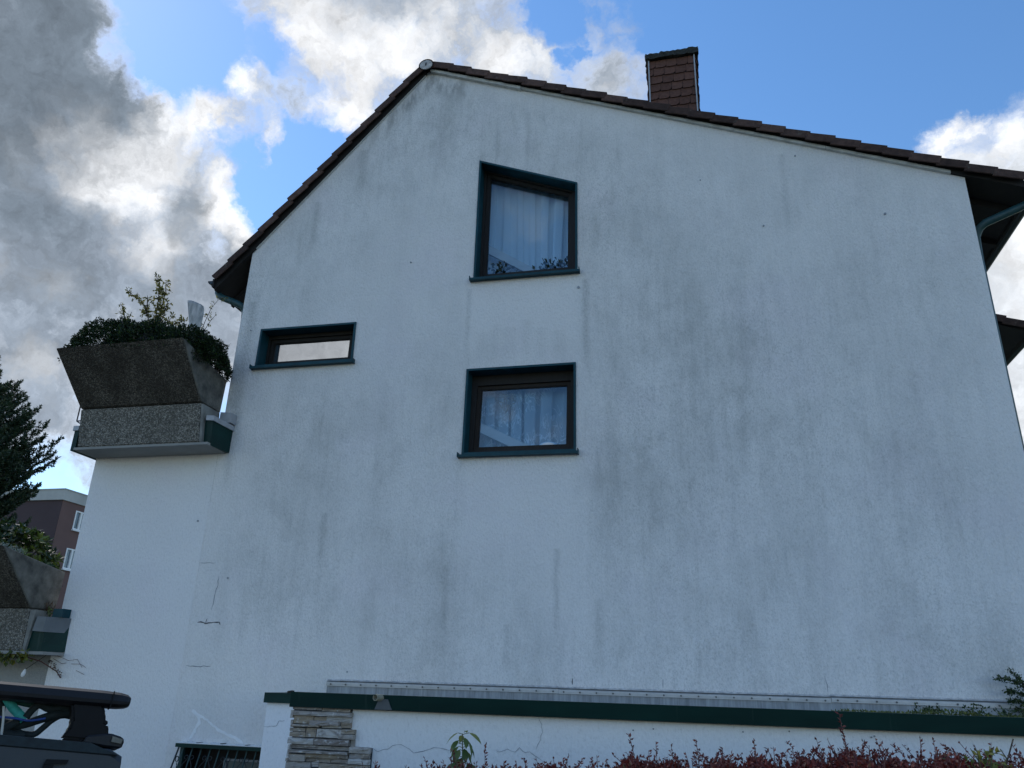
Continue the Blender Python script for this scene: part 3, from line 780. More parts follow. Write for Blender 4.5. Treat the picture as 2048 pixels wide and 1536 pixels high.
for i in range(15):
    x = -4.286 + pitL - (i - .05) * pitL
    if x < XL + .03:
        break
    j = rnd.uniform(-.004, .004)
    link(tL, 'roof_tile', roof, (x, 9.40 + rnd.uniform(-.006, .006), zL(x) + .028 + j), (rnd.uniform(-.03, .03), -aL + rnd.uniform(-.012, .012), rnd.uniform(-.018, .018)))
# ridge tile with its pale end disc
rv, rf = [], []
rc = (-3.912, 11.035)
for yy in (9.36, 9.75):
    for k in range(14):
        a = math.pi * (-.12 + 1.24 * k / 13)
        rv.append((rc[0] + .128 * math.cos(a), yy, rc[1] - .01 + .118 * math.sin(a)))
for k in range(13):
    rf.append((k, k + 1, 14 + k + 1, 14 + k))
rt = MB().add(rv, rf)
rt.add([(x * .93 + rc[0] * .07, y + .004, z * .93 + rc[1] * .07) for x, y, z in rv], [tuple(reversed(f)) for f in rf])
rt.build('ridge_tile', M['tile'], roof)
dv = [(rc[0] + .108 * math.cos(k * math.pi / 10), 9.352, rc[1] - .012 + .090 * math.sin(k * math.pi / 10)) for k in range(20)]
dm = MB().add(dv + [(x, 9.37, z) for x, y, z in dv], [tuple(range(20)), tuple(range(39, 19, -1))] + [(k, k + 20, (k + 1) % 20 + 20, (k + 1) % 20) for k in range(20)])
disc = dm.build('ridge_end_disc', M['ridge'], roof)
MB().box(rc[0] - .008, rc[0] + .008, 9.344, 9.352, rc[1] - .035, rc[1] + .02).build('disc_slot', M['iron_dark'], disc)
# pale laths closing the gap between wall and tiles
def lath(x0, x1, dz, h, zf, y0=9.455):
    MB().hexa([(x0, y0, zf(x0) - dz - h), (x1, y0, zf(x1) - dz - h), (x1, YW + .01, zf(x1) - dz - h), (x0, YW + .01, zf(x0) - dz - h),
               (x0, y0, zf(x0) - dz), (x1, y0, zf(x1) - dz), (x1, YW + .01, zf(x1) - dz), (x0, YW + .01, zf(x0) - dz)]).build('verge_lath', M['lath'], house)
lath(-3.86, -2.33, .125, .052, zR, 9.44)
lath(-2.325, 1.98, .120, .042, zR)
lath(1.985, 3.44, .120, .042, zR)
lath(-6.55, -3.95, .215, .035, zL, 9.47)
# eaves: boards, gutters and pipes
MB().box(XR - .03, XR, 9.42, 18.8, zR(XR) - .20, zR(XR) - .03).build('eaves_board', M['soffit'], house)
MB().box(XL, XL + .03, 9.42, 18.8, zL(XL) - .16, zL(XL) - .02).build('eaves_board', M['soffit'], house)
for y in np.arange(9.9, 18, .8):
    MB().hexa(slab(3.62, XR - .05, zR, .156, .25, y, y + .08)).build('rafter', M['soffit'], house)
    MB().hexa(slab(XL + .06, -6.64, zL, .236, .33, y, y + .08)).build('rafter', M['soffit'], house)
def gutter(cx, cz, y0, y1, r=.07):
    v, f = [], []
    n = 10
    for y in (y0, y1):
        for rr_ in (r, r - .008):
            for k in range(n + 1):
                a = math.pi + math.pi * k / n
                v.append((cx + rr_ * math.cos(a), y, cz + rr_ * math.sin(a)))
    m_ = n + 1
    for k in range(n):
        f += [(k, k + 1, 2 * m_ + k + 1, 2 * m_ + k), (m_ + k, 3 * m_ + k, 3 * m_ + k + 1, m_ + k + 1), (k, m_ + k, m_ + k + 1, k + 1)]
    v.append((cx, y0, cz)); 
    f.append(tuple(range(m_)))
    return MB().add(v, f).build('gutter', M['gutter'], house, True)
gutter(XR + .07, zR(XR) - .10, 9.44, 18.8)
gutter(XL - .035, zL(XL) - .04, 9.44, 18.8, .06)
MB().tube([(-7.21, 9.62, 7.36), (-7.20, 9.62, 7.27), (-7.165, 9.62, 7.21), (-7.09, 9.62, 7.165), (-6.80, 9.62, 7.035), (-6.72, 9.63, 6.985), (-6.685, 9.66, 6.90), (-6.685, 9.68, 6.6), (-6.685, 9.68, 4.7)], .052, 10).build('downpipe', M['teal_pipe'], house, True)
MB().tube([(-6.92, 9.62, 7.088), (-6.90, 9.62, 7.08)], .057, 10).build('pipe_collar', M['teal_pipe'], house, True)
MB().tube([(4.38, 9.66, 7.68), (4.37, 9.66, 7.58), (4.31, 9.66, 7.515), (4.2, 9.66, 7.465), (3.80, 9.70, 7.315), (3.73, 9.74, 7.26), (3.685, 9.77, 7.15), (3.675, 9.78, 6.8), (3.675, 9.78, GZ)], .052, 10).build('downpipe', M['teal_pipe'], house, True)
# lower roof over the right side, seen past the corner
def zP(x): return 7.06 - .4127 * (x - 4.85)
low = MB().hexa(slab(3.62, 5.06, zP, .04, .13, 12.24, 17.0)).build('porch_roof', M['soffit'], house)
MB().box(5.05, 5.08, 12.22, 17.0, zP(5.06) - .17, zP(5.06) - .02).build('eaves_board', M['soffit'], low)
for i in range(5):
    x = 4.745 - .309 * (i - 1) 
    if x < 3.6: break
    link(tR, 'roof_tile', low, (x, 12.20, zP(x) + .03), (0, math.atan(.4127), rnd.uniform(-.01, .01)))
gutter(5.14, zP(5.06) - .09, 12.2, 17.0)

# ------------------------------------------------------------------ chimney (stands on the roof behind the verge)
YC = 11.0
chim = MB().box(-.40, .385, YC + .03, YC + .75, 9.0, 12.0).build('chimney', M['soffit'], house)
capv = MB()
nx, nz = 22, 3
r5 = random.Random(5)
def rough_slab(x0, x1, y0, y1, z0, z1, amp, seed, parent, name, mat):
    bm = bmesh.new()
    r = bmesh.ops.create_cube(bm, size=1.0)
    for v in bm.verts:
        v.co = Vector((x0 + (v.co.x + .5) * (x1 - x0), y0 + (v.co.y + .5) * (y1 - y0), z0 + (v.co.z + .5) * (z1 - z0)))
    bmesh.ops.subdivide_edges(bm, edges=[e for e in bm.edges if e.calc_length() > .3], cuts=18, use_grid_fill=True)
    q = random.Random(seed)
    for v in bm.verts:
        v.co += Vector((q.uniform(-amp, amp), q.uniform(-amp, amp), q.uniform(-amp, amp)))
    me = bpy.data.meshes.new(name)
    bm.to_mesh(me); bm.free()
    me.materials.append(mat)
    return link(me, name, parent)
rough_slab(-.455, .455, YC - .05, YC + .82, 11.985, 12.095, .013, 5, chim, 'chimney_cap', M['moss_cap'])
def shingle_poly(x0, x1, z0, z1, cut):
    c = min(cut, x1 - x0 - .01)
    if c <= 0.01:
        return [(x0, z0), (x1, z0), (x1, z1), (x0, z1)]
    return [(x0, z0), (x1 - c, z0), (x1 - c * .35, z0 + c * .35), (x1, z0 + c), (x1, z1), (x0, z1)]
X0, X1 = -.392, .377
row_h = .172
for r_ in range(8):
    zt = 11.985 - r_ * row_h
    zb = zt - row_h
    off = (-.284 - .037 * r_ - X0) % .186
    xs = [X0] + [X0 + off + .186 * k for k in range(5) if X0 + .02 < X0 + off + .186 * k < X1 - .015] + [X1]
    for a, b in zip(xs[:-1], xs[1:]):
        last = b == X1
        pol = shingle_poly(a + .003, b - .003, zb - .012 + rnd.uniform(-.003, .003), zt, 0.0 if last else .05)
        mb = MB()
        n_ = len(pol)
        mb.prism(pol, 0, .010)
        # the foot of each shingle stands off over the row below
        mb.v = [(x, YC + .022 + y - .020 * (1 - (z - zb) / row_h), z) for x, y, z in mb.v]
        mb.build('shingle', M['shingle'], chim)
    for side in (-1, 1):
        xe = X0 - .012 if side < 0 else X1 + .012
        for k in range(4):
            y0 = YC + .035 + k * .178
            ln = .172
            o_ = .016 + rnd.uniform(0, .02)
            zb2 = zb - .015 + rnd.uniform(-.015, .01)
            xa, xb = sorted((xe, xe + side * .012))
            v = [(xe + side * o_, y0, zb2), (xe + side * (o_ + .012), y0, zb2), (xe + side * (o_ + .012), y0 + ln, zb2), (xe + side * o_, y0 + ln, zb2),
                 (xe, y0, zt), (xe + side * .012, y0, zt), (xe + side * .012, y0 + ln, zt), (xe, y0 + ln, zt)]
            MB().hexa(v).build('shingle', M['shingle'], chim)
for xx in (X0 - .018, X1 - .004):
    MB().box(xx, xx + .022, YC - .012, YC + .04, 10.3, 11.985).build('corner_trim', M['trim'], chim)

# ------------------------------------------------------------------ terrace wing (left) under the upper planter
ext = MB().add([(-8.659, YW, GZ), (-6.622, YW, GZ), (-6.622, YW, 4.566), (-8.659, YW, 4.566),
                (-8.659, 14.5, GZ), (-8.659, 14.5, 4.566)], [(0, 1, 2, 3), (4, 0, 3, 5)]).build('terrace_wall', M['ext'], house)
MB().box(-8.655, -6.49, 9.03, 14.6, 4.566, 4.60).build('terrace_slab', M['slab'], house)
bl = MB().hexa([(-8.60, 9.03, 4.605), (-6.625, 9.03, 4.605), (-6.64, 9.40, 4.605), (-8.60, 9.40, 4.605),
                (-8.65, 8.985, 5.163), (-6.665, 8.985, 5.163), (-6.665, 9.40, 5.163), (-8.65, 9.40, 5.163)])
blk = bl.build('parapet_block', M['block'], house)
def bevel(o, off, seg=2):
    bm = bmesh.new(); bm.from_mesh(o.data)
    bmesh.ops.bevel(bm, geom=list(bm.edges), offset=off, segments=seg, affect='EDGES')
    bm.to_mesh(o.data); bm.free()
bevel(blk, .012)
# end face of the block is plain concrete
MB().hexa([(-6.628, 9.035, 4.61), (-6.600, 9.045, 4.61), (-6.60, 9.40, 4.61), (-6.628, 9.40, 4.61),
           (-6.668, 8.992, 5.15), (-6.640, 9.0, 5.15), (-6.64, 9.40, 5.15), (-6.668, 9.40, 5.15)]).build('block_end', M['concrete2'], house)
# green sheet metal and grey caps at both ends
gs = MB().add([(-6.605, 9.10, 4.57), (-6.49, 9.10, 4.57), (-6.44, 9.49, 4.57), (-6.61, 9.49, 4.57), (-6.61, 9.07, 4.95), (-6.49, 9.07, 4.93), (-6.44, 9.49, 4.93), (-6.61, 9.49, 4.95)],
              [(3, 2, 1, 0), (4, 5, 6, 7), (0, 1, 5, 4), (1, 2, 6, 5), (2, 3, 7, 6), (3, 0, 4, 7)]).build('parapet_sheet', M['green'], house)
gc = MB().hexa([(-6.59, 9.045, 4.925), (-6.47, 9.045, 4.915), (-6.42, 9.495, 4.895), (-6.60, 9.495, 4.915), (-6.59, 9.045, 4.995), (-6.47, 9.045, 4.985), (-6.42, 9.495, 4.965), (-6.60, 9.495, 4.985)])
gc.build('parapet_cap', M['grey_cap'], house)
MB().hexa([(-6.60, 9.36, 4.985), (-6.41, 9.36, 4.985), (-6.41, 9.492, 4.985), (-6.60, 9.492, 4.985), (-6.60, 9.36, 5.15), (-6.41, 9.36, 5.13), (-6.41, 9.492, 5.13), (-6.60, 9.492, 5.15)]).build('parapet_cap', M['grey_cap'], house)
MB().box(-8.735, -8.66, 9.06, 14.6, 4.566, 4.86).build('parapet_sheet', M['green'], house)
MB().box(-8.755, -8.66, 9.04, 14.6, 4.864, 4.935).build('parapet_cap', M['grey_cap'], house)
rl = MB()
for a, b in (((-8.80, 9.12, 5.36), (-8.80, 9.12, 5.035)), ((-8.80, 9.12, 5.035), (-8.68, 9.12, 5.045)), ((-8.79, 9.12, 5.03), (-8.69, 9.12, 4.975)), ((-8.69, 9.12, 5.05), (-8.69, 9.12, 4.94)), ((-8.80, 9.12, 5.36), (-8.66, 9.12, 5.37))):
    rl.tube([a, b], .010, 6)
rl.build('terrace_railing', M['rail'], house)
# lower terrace wing
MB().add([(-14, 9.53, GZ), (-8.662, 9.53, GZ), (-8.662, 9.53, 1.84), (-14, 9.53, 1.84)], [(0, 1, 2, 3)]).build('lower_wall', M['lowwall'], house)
MB().box(-14, -8.45, 9.12, 9.498, 1.80, 1.838).build('lower_slab', M['slab'], house)
MB().box(-14, -8.661, 9.54, 14.0, 1.80, 1.838).build('lower_slab', M['slab'], house)
b2 = MB().hexa([(-10.85, 9.22, 1.842), (-8.885, 9.22, 1.842), (-8.885, 9.49, 1.842), (-10.85, 9.49, 1.842),
                (-10.87, 9.19, 2.385), (-8.875, 9.19, 2.385), (-8.875, 9.49, 2.385), (-10.87, 9.49, 2.385)]).build('parapet_block', M['block'], house)
bevel(b2, .012)
MB().hexa([(-8.885, 9.225, 1.842), (-8.86, 9.235, 1.842), (-8.86, 9.49, 1.842), (-8.885, 9.49, 1.842), (-8.875, 9.195, 2.37), (-8.80, 9.21, 2.37), (-8.80, 9.49, 2.37), (-8.875, 9.49, 2.37)]).build('block_end', M['concrete2'], house)
MB().hexa([(-8.86, 9.27, 1.842), (-8.63, 9.27, 1.842), (-8.45, 9.497, 1.842), (-8.86, 9.497, 1.842), (-8.80, 9.25, 2.28), (-8.63, 9.25, 2.28), (-8.47, 9.497, 2.28), (-8.80, 9.497, 2.28)]).build('parapet_sheet', M['green'], house)
MB().hexa([(-8.80, 9.225, 2.10), (-8.63, 9.225, 2.09), (-8.47, 9.496, 2.09), (-8.80, 9.496, 2.10), (-8.77, 9.225, 2.29), (-8.62, 9.225, 2.285), (-8.46, 9.496, 2.285), (-8.77, 9.496, 2.29)]).build('parapet_cap', M['dark_cap'], house)
MB().box(-8.65, -8.49, 9.35, 9.494, 2.287, 2.40).build('parapet_cap', M['teal'], house)

# ------------------------------------------------------------------ wall details
def crack(pts, y, w, mat='crack', parent=None, name='crack'):
    """hairline with jagged course, as a thin raised-edge strip"""
    r = random.Random(int(abs(pts[0][0]) * 1000))
    P_ = []
    for (a, b) in zip(pts[:-1], pts[1:]):
        n = max(2, int(math.hypot(b[0] - a[0], b[1] - a[1]) / .035))
        for k in range(n):
            t = k / n
            P_.append((a[0] + (b[0] - a[0]) * t + r.uniform(-.006, .006), a[1] + (b[1] - a[1]) * t + r.uniform(-.006, .006)))
    P_.append(pts[-1])
    v, f = [], []
    for i, p in enumerate(P_):
        q0, q1 = P_[max(0, i - 1)], P_[min(len(P_) - 1, i + 1)]
        tx, tz = q1[0] - q0[0], q1[1] - q0[1]
        l = math.hypot(tx, tz) + 1e-9
        ww = w * r.uniform(.5, 1.2) * (0.4 if i in (0, len(P_) - 1) else 1)
        nx_, nz_ = -tz / l * ww / 2, tx / l * ww / 2
        v += [(p[0] + nx_, y, p[1] + nz_), (p[0], y - .0015, p[1]), (p[0] - nx_, y, p[1] - nz_)]
    for i in range(len(P_) - 1):
        f += [(3 * i, 3 * i + 1, 3 * i + 4, 3 * i + 3), (3 * i + 1, 3 * i + 2, 3 * i + 5, 3 * i + 4)]
    return MB().add(v, f).build(name, M[mat], parent or house)
crack([(-6.290, 2.86), (-6.287, 2.72), (-6.31, 2.60), (-6.30, 2.50), (-6.32, 2.42)], 9.497, .010, 'hairline')
crack([(-6.50, 2.262), (-6.40, 2.256), (-6.36, 2.245), (-6.25, 2.262), (-6.17, 2.258), (-6.15, 2.235)], 9.497, .016)
crack([(-6.375, 2.256), (-6.36, 2.31)], 9.497, .012)
crack([(-6.56, 1.722), (-6.42, 1.712), (-6.30, 1.718), (-6.20, 1.72)], 9.497, .010, 'hairline')
crack([(-6.62, 3.03), (-6.46, 3.035), (-6.36, 3.03)], 9.497, .007, 'hairline')
crack([(-1.503, 1.64), (-1.50, 1.70)], 9.497, .012)
crack([(-0.48, 1.62), (-0.475, 1.72)], 9.497, .008, 'hairline')
crack([(1.26, 1.63), (1.24, 1.80)], 9.497, .007, 'hairline')
crack([(-6.356, 1.20), (-6.25, 1.12), (-6.235, 1.05), (-6.33, .86)], 9.4965, .045, 'filler', name='filler_line')
crack([(-6.36, 1.18), (-6.16, 1.10), (-5.90, .96), (-5.70, .90), (-5.58, .84)], 9.496, .035, 'filler', name='filler_line')
plug = MB().tube([(0, -.012, 0), (0, .004, 0)], .016, 8).mesh('wall_plug', M['zinc'])
for (x, z, s) in ((-1.427, 6.763, 1.2), (1.584, 8.526, .7), (2.593, 7.467, 1.0), (1.08, 7.461, .8), (-3.932, 7.415, .8), (-6.421, 6.495, .7), (-6.756, 3.605, .9), (-6.15, 2.83, .8), (-4.3, 1.7, .6), (0.3, 8.3, .6)):
    o = link(plug, 'wall_plug', house, (x, YW, z))
    o.scale = (s, 1, s)

# ------------------------------------------------------------------ basement window with its bellied grille
MB().box(-6.43, -4.6, 9.37, 9.497, .776, .818).build('lintel_sheet', M['green'], house)
MB().box(-6.44, -4.6, 9.40, 9.496, .8185, .829).build('lintel_rim', M['filler'], house)
for i in range(9):
    x = -6.3 + i * .16 + rnd.uniform(-.04, .04)
    MB().box(x, x + rnd.uniform(.015, .05), 9.398, 9.49, .829, .829 + rnd.uniform(.004, .012)).build('peeling_paint', M['crack' if i % 2 else 'filler'], house)
bw = MB().add([(-6.40, 9.5, -.05), (-6.40, 9.85, -.05), (-6.40, 9.85, .778), (-6.40, 9.5, .778), (-4.6, 9.5, -.05), (-4.6, 9.85, -.05), (-4.6, 9.85, .772), (-4.6, 9.5, .772)],
              [(0, 1, 2, 3), (4, 5, 6, 7), (3, 2, 6, 7), (0, 1, 5, 4)]).build('basement_window', M['soffit'], house)
MB().ring([(-6.40, -.05), (-4.6, -.05), (-4.6, .77), (-6.40, .77)], [(-5.98, 0.02), (-4.7, .02), (-4.7, .64), (-5.98, .64)], 9.78, 9.84).build('frame', M['soffit'], bw)
MB().ring([(-5.98, .02), (-4.7, .02), (-4.7, .64), (-5.98, .64)], [(-5.94, .05), (-4.74, .05), (-4.74, .615), (-5.94, .615)], 9.77, 9.83).build('sash', M['zinc'], bw)
MB().prism([(-5.94, .05), (-4.74, .05), (-4.74, .615), (-5.94, .615)], 9.80, 9.81).build('pane', M['pane_low'], bw)
grille = thing('window_grille', 'green wrought iron grille with scrolls bulging out from the basement window', 'window grille', (-5.6, 9.4, .0))
def gy(z): return 9.43 - .34 * (.77 - z) if z > .25 else 9.253 + .1 * (.25 - z)
barm = MB().tube([(0, gy(.772), .772), (0, gy(.5), .5), (0, gy(.25), .25), (0, gy(-.05), -.05)], .009, 6).mesh('bar', M['iron'])
bx = [-6.345 + .1245 * i for i in range(13)]
for x in bx:
    link(barm, 'bar', grille, (x, 0, 0))
def scroll(cx, zt):
    mb = MB()
    for sgn in (-1, 1):
        pts = []
        for k in range(15):          # upper curl
            a = k / 14
            an = math.pi * (0.1 + 1.5 * a)
            r_ = .028 * (1 - .45 * a)
            pts.append((sgn * (.012 + .028 - math.cos(an) * r_ * 1.0), zt + .0 + math.sin(an) * r_))
        pts = pts[::-1]
        for k in range(1, 12):       # belly
            t = k / 11
            pts.append((sgn * (.012 + .062 * math.sin(math.pi * (t ** 1.25)) ), zt - .002 - .20 * t))
        for k in range(10):          # lower curl
            a = k / 9
            an = -math.pi * (.5 - 1.4 * a)
            r_ = .022 * (1 - .4 * a)
            pts.append((sgn * (.030 - math.cos(an) * r_ * .9), zt - .195 + .022 + math.sin(an) * r_))
        mb.tube([(cx + x, gy(z) - .012, z) for x, z in pts], .0045, 5)
    return mb
scm = scroll(0, .665).mesh('scroll', M['iron_dark'])
for i, x in enumerate(bx):
    if i % 2 == 1:
        link(scm, 'scroll', grille, (x - .0, 0, 0))
MB().tube([(-6.415, 9.43, .772), (-6.415, gy(.5) - .02, .5), (-6.415, gy(.25) - .02, .25), (-6.415, gy(-.05), -.05)], .011, 6).build('bar', M['iron_dark'], grille)
MB().box(-6.41, -6.365, 9.455, 9.499, -.05, .775).build('post', M['iron'], grille)
sd = MB()
pts = [(9.45 - .035 + .03 * math.cos(a), .64 + .03 * math.sin(a)) for a in np.linspace(4.5, -1.2, 12)]
pts += [(9.42 + .03 * math.sin(math.pi * t) - .06 * t, .61 - .16 * t) for t in np.linspace(.1, 1, 8)]
sd.tube([(-6.405, y, z) for y, z in pts], .0055, 5)
sd.build('scroll', M['iron_dark'], grille)

# ------------------------------------------------------------------ flashing rail along the gable
flash = thing('wall_flashing', 'grey metal flashing strip with pale screwed clamp rail along the foot of the gable', 'flashing', (-.5, 9.48, 1.5))
MB().box(-4.54, 3.9, 9.478, 9.4985, 1.405, 1.535).build('zinc_upstand', M['zinc'], flash)
segs = ((-4.545, -1.66, .0), (-1.658, 1.275, -.003), (1.279, 3.9, .003))
for (a, b, dz) in segs:
    rl_ = MB().hexa([(a, 9.462, 1.535 + dz), (b, 9.462, 1.535 + dz), (b, 9.498, 1.535 + dz), (a, 9.498, 1.535 + dz), (a, 9.462, 1.578 + dz), (b, 9.462, 1.578 + dz), (b, 9.498, 1.594 + dz), (a, 9.498, 1.594 + dz)])
    rl_.box(a, b, 9.459, 9.463, 1.553 + dz, 1.557 + dz)
    rl_.build('clamp_rail', M['alu'], flash)
    MB().hexa([(a, 9.468, 1.5945 + dz), (b, 9.468, 1.5945 + dz), (b, 9.499, 1.5945 + dz), (a, 9.499, 1.5945 + dz), (a, 9.48, 1.600 + dz), (b, 9.48, 1.600 + dz), (b, 9.499, 1.613 + dz), (a, 9.499, 1.613 + dz)]).build('sealant', M['ridge'], flash)
scr = MB().tube([(0, -.008, 0), (0, 0.004, 0)], .0105, 6).mesh('screw', M['screw'])
for (a, b, dz) in segs:
    n = int((b - a - .12) / .187)
    for i in range(n + 1):
        link(scr, 'screw', flash, (a + .06 + (b - a - .12) * i / n, 9.46, 1.555 + dz))

# ------------------------------------------------------------------ garage with flat roof in front of the gable
gar = thing('garage', 'low flat roofed garage with deep dark green fascia and stone clad corner', 'garage', (2, 6, -1))
gw = MB().box(-3.115, 9.0, 6.0, 6.2, GZ, 1.425).box(-3.115, -2.9, 6.2, 9.47, GZ, 1.425).box(8.8, 9.0, 6.2, 9.47, GZ, 1.425)
gw.build('garage_wall', M['gwall'], gar)
MB().box(-3.10, 9.0, 6.02, 9.476, 1.426, 1.45).build('roof_slab', M['zinc'], gar)
fs_ = MB().hexa([(-3.145, 5.945, 1.402), (9.1, 5.945, 1.402), (9.1, 6.0, 1.402), (-3.145, 6.0, 1.402), (-3.135, 5.93, 1.507), (9.1, 5.93, 1.507), (9.1, 6.03, 1.507), (-3.135, 6.03, 1.507)])
fa = fs_.build('fascia', M['green'], gar)
MB().box(-3.145, 9.1, 5.948, 5.998, 1.3985, 1.4015).build('drip_edge', M['iron_dark'], gar)
MB().box(-3.145, -3.10, 6.031, 9.46, 1.34, 1.44).build('fascia', M['green'], gar)
MB().hexa([(-2.44, 5.936, 1.404), (-2.30, 5.936, 1.404), (-2.30, 5.9445, 1.404), (-2.44, 5.9445, 1.404), (-2.405, 5.926, 1.478), (-2.335, 5.926, 1.478), (-2.335, 5.9345, 1.478), (-2.405, 5.9345, 1.478)]).build('repair_patch', M['dark_cap'], gar)
# half pipe spout through the fascia
sp = []
v, f = [], []
d_ = Vector((-.35, -.9, .02)).normalized()
o_ = Vector((-2.385, 5.955, 1.487))
sx = Vector((0.93, -.36, 0)); sz = Vector((0, 0, 1))
nn = 14
for t in (0, .085):
    for rr_ in (.024, .020):
        for k in range(nn + 1):
            a = math.pi * (.80 + 1.74 * k / nn)
            v.append(o_ + d_ * t + sx * rr_ * math.cos(a) + sz * rr_ * math.sin(a))
m_ = nn + 1
for k in range(nn):
    f += [(k, k + 1, 2 * m_ + k + 1, 2 * m_ + k), (m_ + k, 3 * m_ + k, 3 * m_ + k + 1, m_ + k + 1), (2 * m_ + k, 2 * m_ + k + 1, 3 * m_ + k + 1, 3 * m_ + k)]
MB().add(v, f).build('drain_spout', M['spout'], gar)
# rear pillar with its own small fascia, left of the garage
MB().box(-4.91, -4.45, 8.75, 9.47, GZ, 1.345).build('pier_wall', M['gwall'], gar)
MB().box(-4.93, -4.43, 8.70, 9.47, 1.340, 1.447).build('fascia', M['green'], gar)
rough_slab(-4.66, -4.60, 8.72, 8.78, 1.447, 1.475, .006, 3, gar, 'dry_leaf', M['soffit'])
# cracks in the plaster
def gcr(p, w=.005): crack(p, 5.997, w * .8, 'hairline', parent=gar)
gcr([(-1.200, 1.40), (-1.172, 1.35), (-1.168, 1.30), (-1.178, 1.25), (-1.21, 1.185)])
gcr([(-2.45, 1.135), (-2.40, 1.111), (-2.258, 1.172), (-2.20, 1.165), (-2.124, 1.115), (-1.973, 1.16), (-1.856, 1.150), (-1.76, 1.135)], .0045)
gcr([(-1.50, 1.165), (-1.479, 1.150), (-1.42, 1.172), (-1.36, 1.165), (-1.332, 1.185), (-1.29, 1.16), (-1.258, 1.17), (-1.20, 1.14), (-1.149, 1.10)], .0045)
crack([(-4.91, 1.085), (-4.82, 1.09), (-4.76, 1.10), (-4.735, 1.15), (-4.66, 1.16)], 8.747, .006, 'hairline', parent=gar)
for (x, z) in ((-.52, 1.335), (.22, 1.355), (.52, 1.37), (.85, 1.36), (1.03, 1.355), (1.05, 1.362), (-.38, 1.35)):
    o = link(plug, 'wall_plug', gar, (x, 5.998, z)); o.scale = (.35, .6, .35)
# split stone cladding
STONES = [(-3.127, -2.882, 1.381, 1.402), (-2.879, -2.65, 1.374, 1.403), (-3.112, -2.629, 1.341, 1.374), (-3.111, -2.942, 1.283, 1.342), (-2.938, -2.835, 1.309, 1.336), (-2.839, -2.631, 1.304, 1.341), (-2.961, -2.721, 1.277, 1.311), (-3.114, -2.881, 1.263, 1.279), (-2.717, -2.631, 1.265, 1.306), (-2.877, -2.709, 1.26, 1.277), (-3.13, -3.0, 1.227, 1.253), (-2.997, -2.91, 1.19, 1.256), (-3.128, -2.995, 1.189, 1.225), (-2.902, -2.699, 1.193, 1.254), (-2.699, -2.592, 1.226, 1.258), (-2.719, -2.592, 1.188, 1.224), (-3.13, -2.913, 1.141, 1.185), (-2.908, -2.627, 1.142, 1.186), (-2.626, -2.592, 1.138, 1.189), (-3.108, -2.864, 1.109, 1.138), (-2.88, -2.627, 1.11, 1.137), (-3.11, -2.63, 1.082, 1.104), (-2.621, -2.455, 1.098, 1.141), (-3.111, -2.976, 1.023, 1.072), (-2.977, -2.716, 1.05, 1.08), (-2.715, -2.629, 1.055, 1.08), (-2.971, -2.771, 1.022, 1.049), (-2.769, -2.628, 1.023, 1.052), (-2.623, -2.522, 1.06, 1.094), (-2.522, -2.46, 1.065, 1.098), (-2.623, -2.456, 1.023, 1.061), (-3.134, -2.926, 0.969, 1.02), (-2.925, -2.864, 0.99, 1.022), (-2.861, -2.699, 0.981, 1.019), (-2.697, -2.455, 0.991, 1.021), (-3.141, -3.116, 1.319, 1.377), (-3.132, -3.111, 1.255, 1.308), (-3.125, -3.107, 1.047, 1.136), (-3.132, -3.11, 1.019, 1.045)]
zz = .985
qs = random.Random(8)
while zz > -.9:
    h = qs.choice((.03, .042, .055))
    x = -3.13
    while x < -2.5:
        w = qs.uniform(.12, .3)
        STONES.append((x, min(x + w - .003, -2.44), zz - h + .003, zz - .002))
        x += w
    zz -= h
MB().prism([(-3.116, 1.403), (-3.116, -.9), (-2.45, -.9), (-2.45, 1.135), (-2.60, 1.137), (-2.60, 1.25), (-2.64, 1.26), (-2.64, 1.403)], 5.996, 5.9992).build('mortar_bed', M['crack'], gar)
PROUD = {2: .030, 6: .036, 7: .034, 12: .018, 15: .028, 17: .034, 21: .036, 23: .02, 30: .026, 34: .022, 8: .012, 9: .008, 18: .008, 3: .014, 25: .02, 28: .016}
for i, (x0, x1, z0, z1) in enumerate(STONES):
    q = random.Random(i + 40)
    pr_ = 1.5 * PROUD.get(i, q.uniform(.008, .030)) + .004
    x0, x1, z0, z1 = x0 + .0018, x1 - .0018, z0 + .0014, z1 - .0014
    nx = max(2, min(8, int((x1 - x0) / .035)))
    nzs = 3 if z1 - z0 > .02 else 2
    v, f = [], []
    g1, g2 = q.uniform(-.001, .0025), q.uniform(-.001, .0025)
    lean = q.uniform(-.006, .006)
    for a in range(nzs + 1):
        for b in range(nx + 1):
            ex = x0 + (x1 - x0) * b / nx
            ez = z0 + (z1 - z0) * a / nzs
            edge = a in (0, nzs) or b in (0, nx)
            yy = 5.998 - pr_ + (q.uniform(0, .003) if edge else q.uniform(-.007, .005)) + lean * (a / nzs - .5)
            if edge and b not in (0, nx):
                ez += q.uniform(-.0012, .0012)
            v.append((ex, yy, ez))
    for a in range(nzs):
        for b in range(nx):
            k = a * (nx + 1) + b
            f.append((k, k + 1, k + nx + 2, k + nx + 1))
    nf = len(v)
    per = [b for b in range(nx + 1)] + [(a * (nx + 1) + nx) for a in range(1, nzs + 1)] + [nzs * (nx + 1) + b for b in range(nx - 1, -1, -1)] + [a * (nx + 1) for a in range(nzs - 1, 0, -1)]
    for k in per:
        v.append((v[k][0], 5.9985, v[k][2]))
    m_ = len(per)
    for k in range(m_):
        f.append((per[k], nf + k, nf + (k + 1) % m_, per[(k + 1) % m_]))
    MB().add(v, f).build('stone', M['stone'], gar)
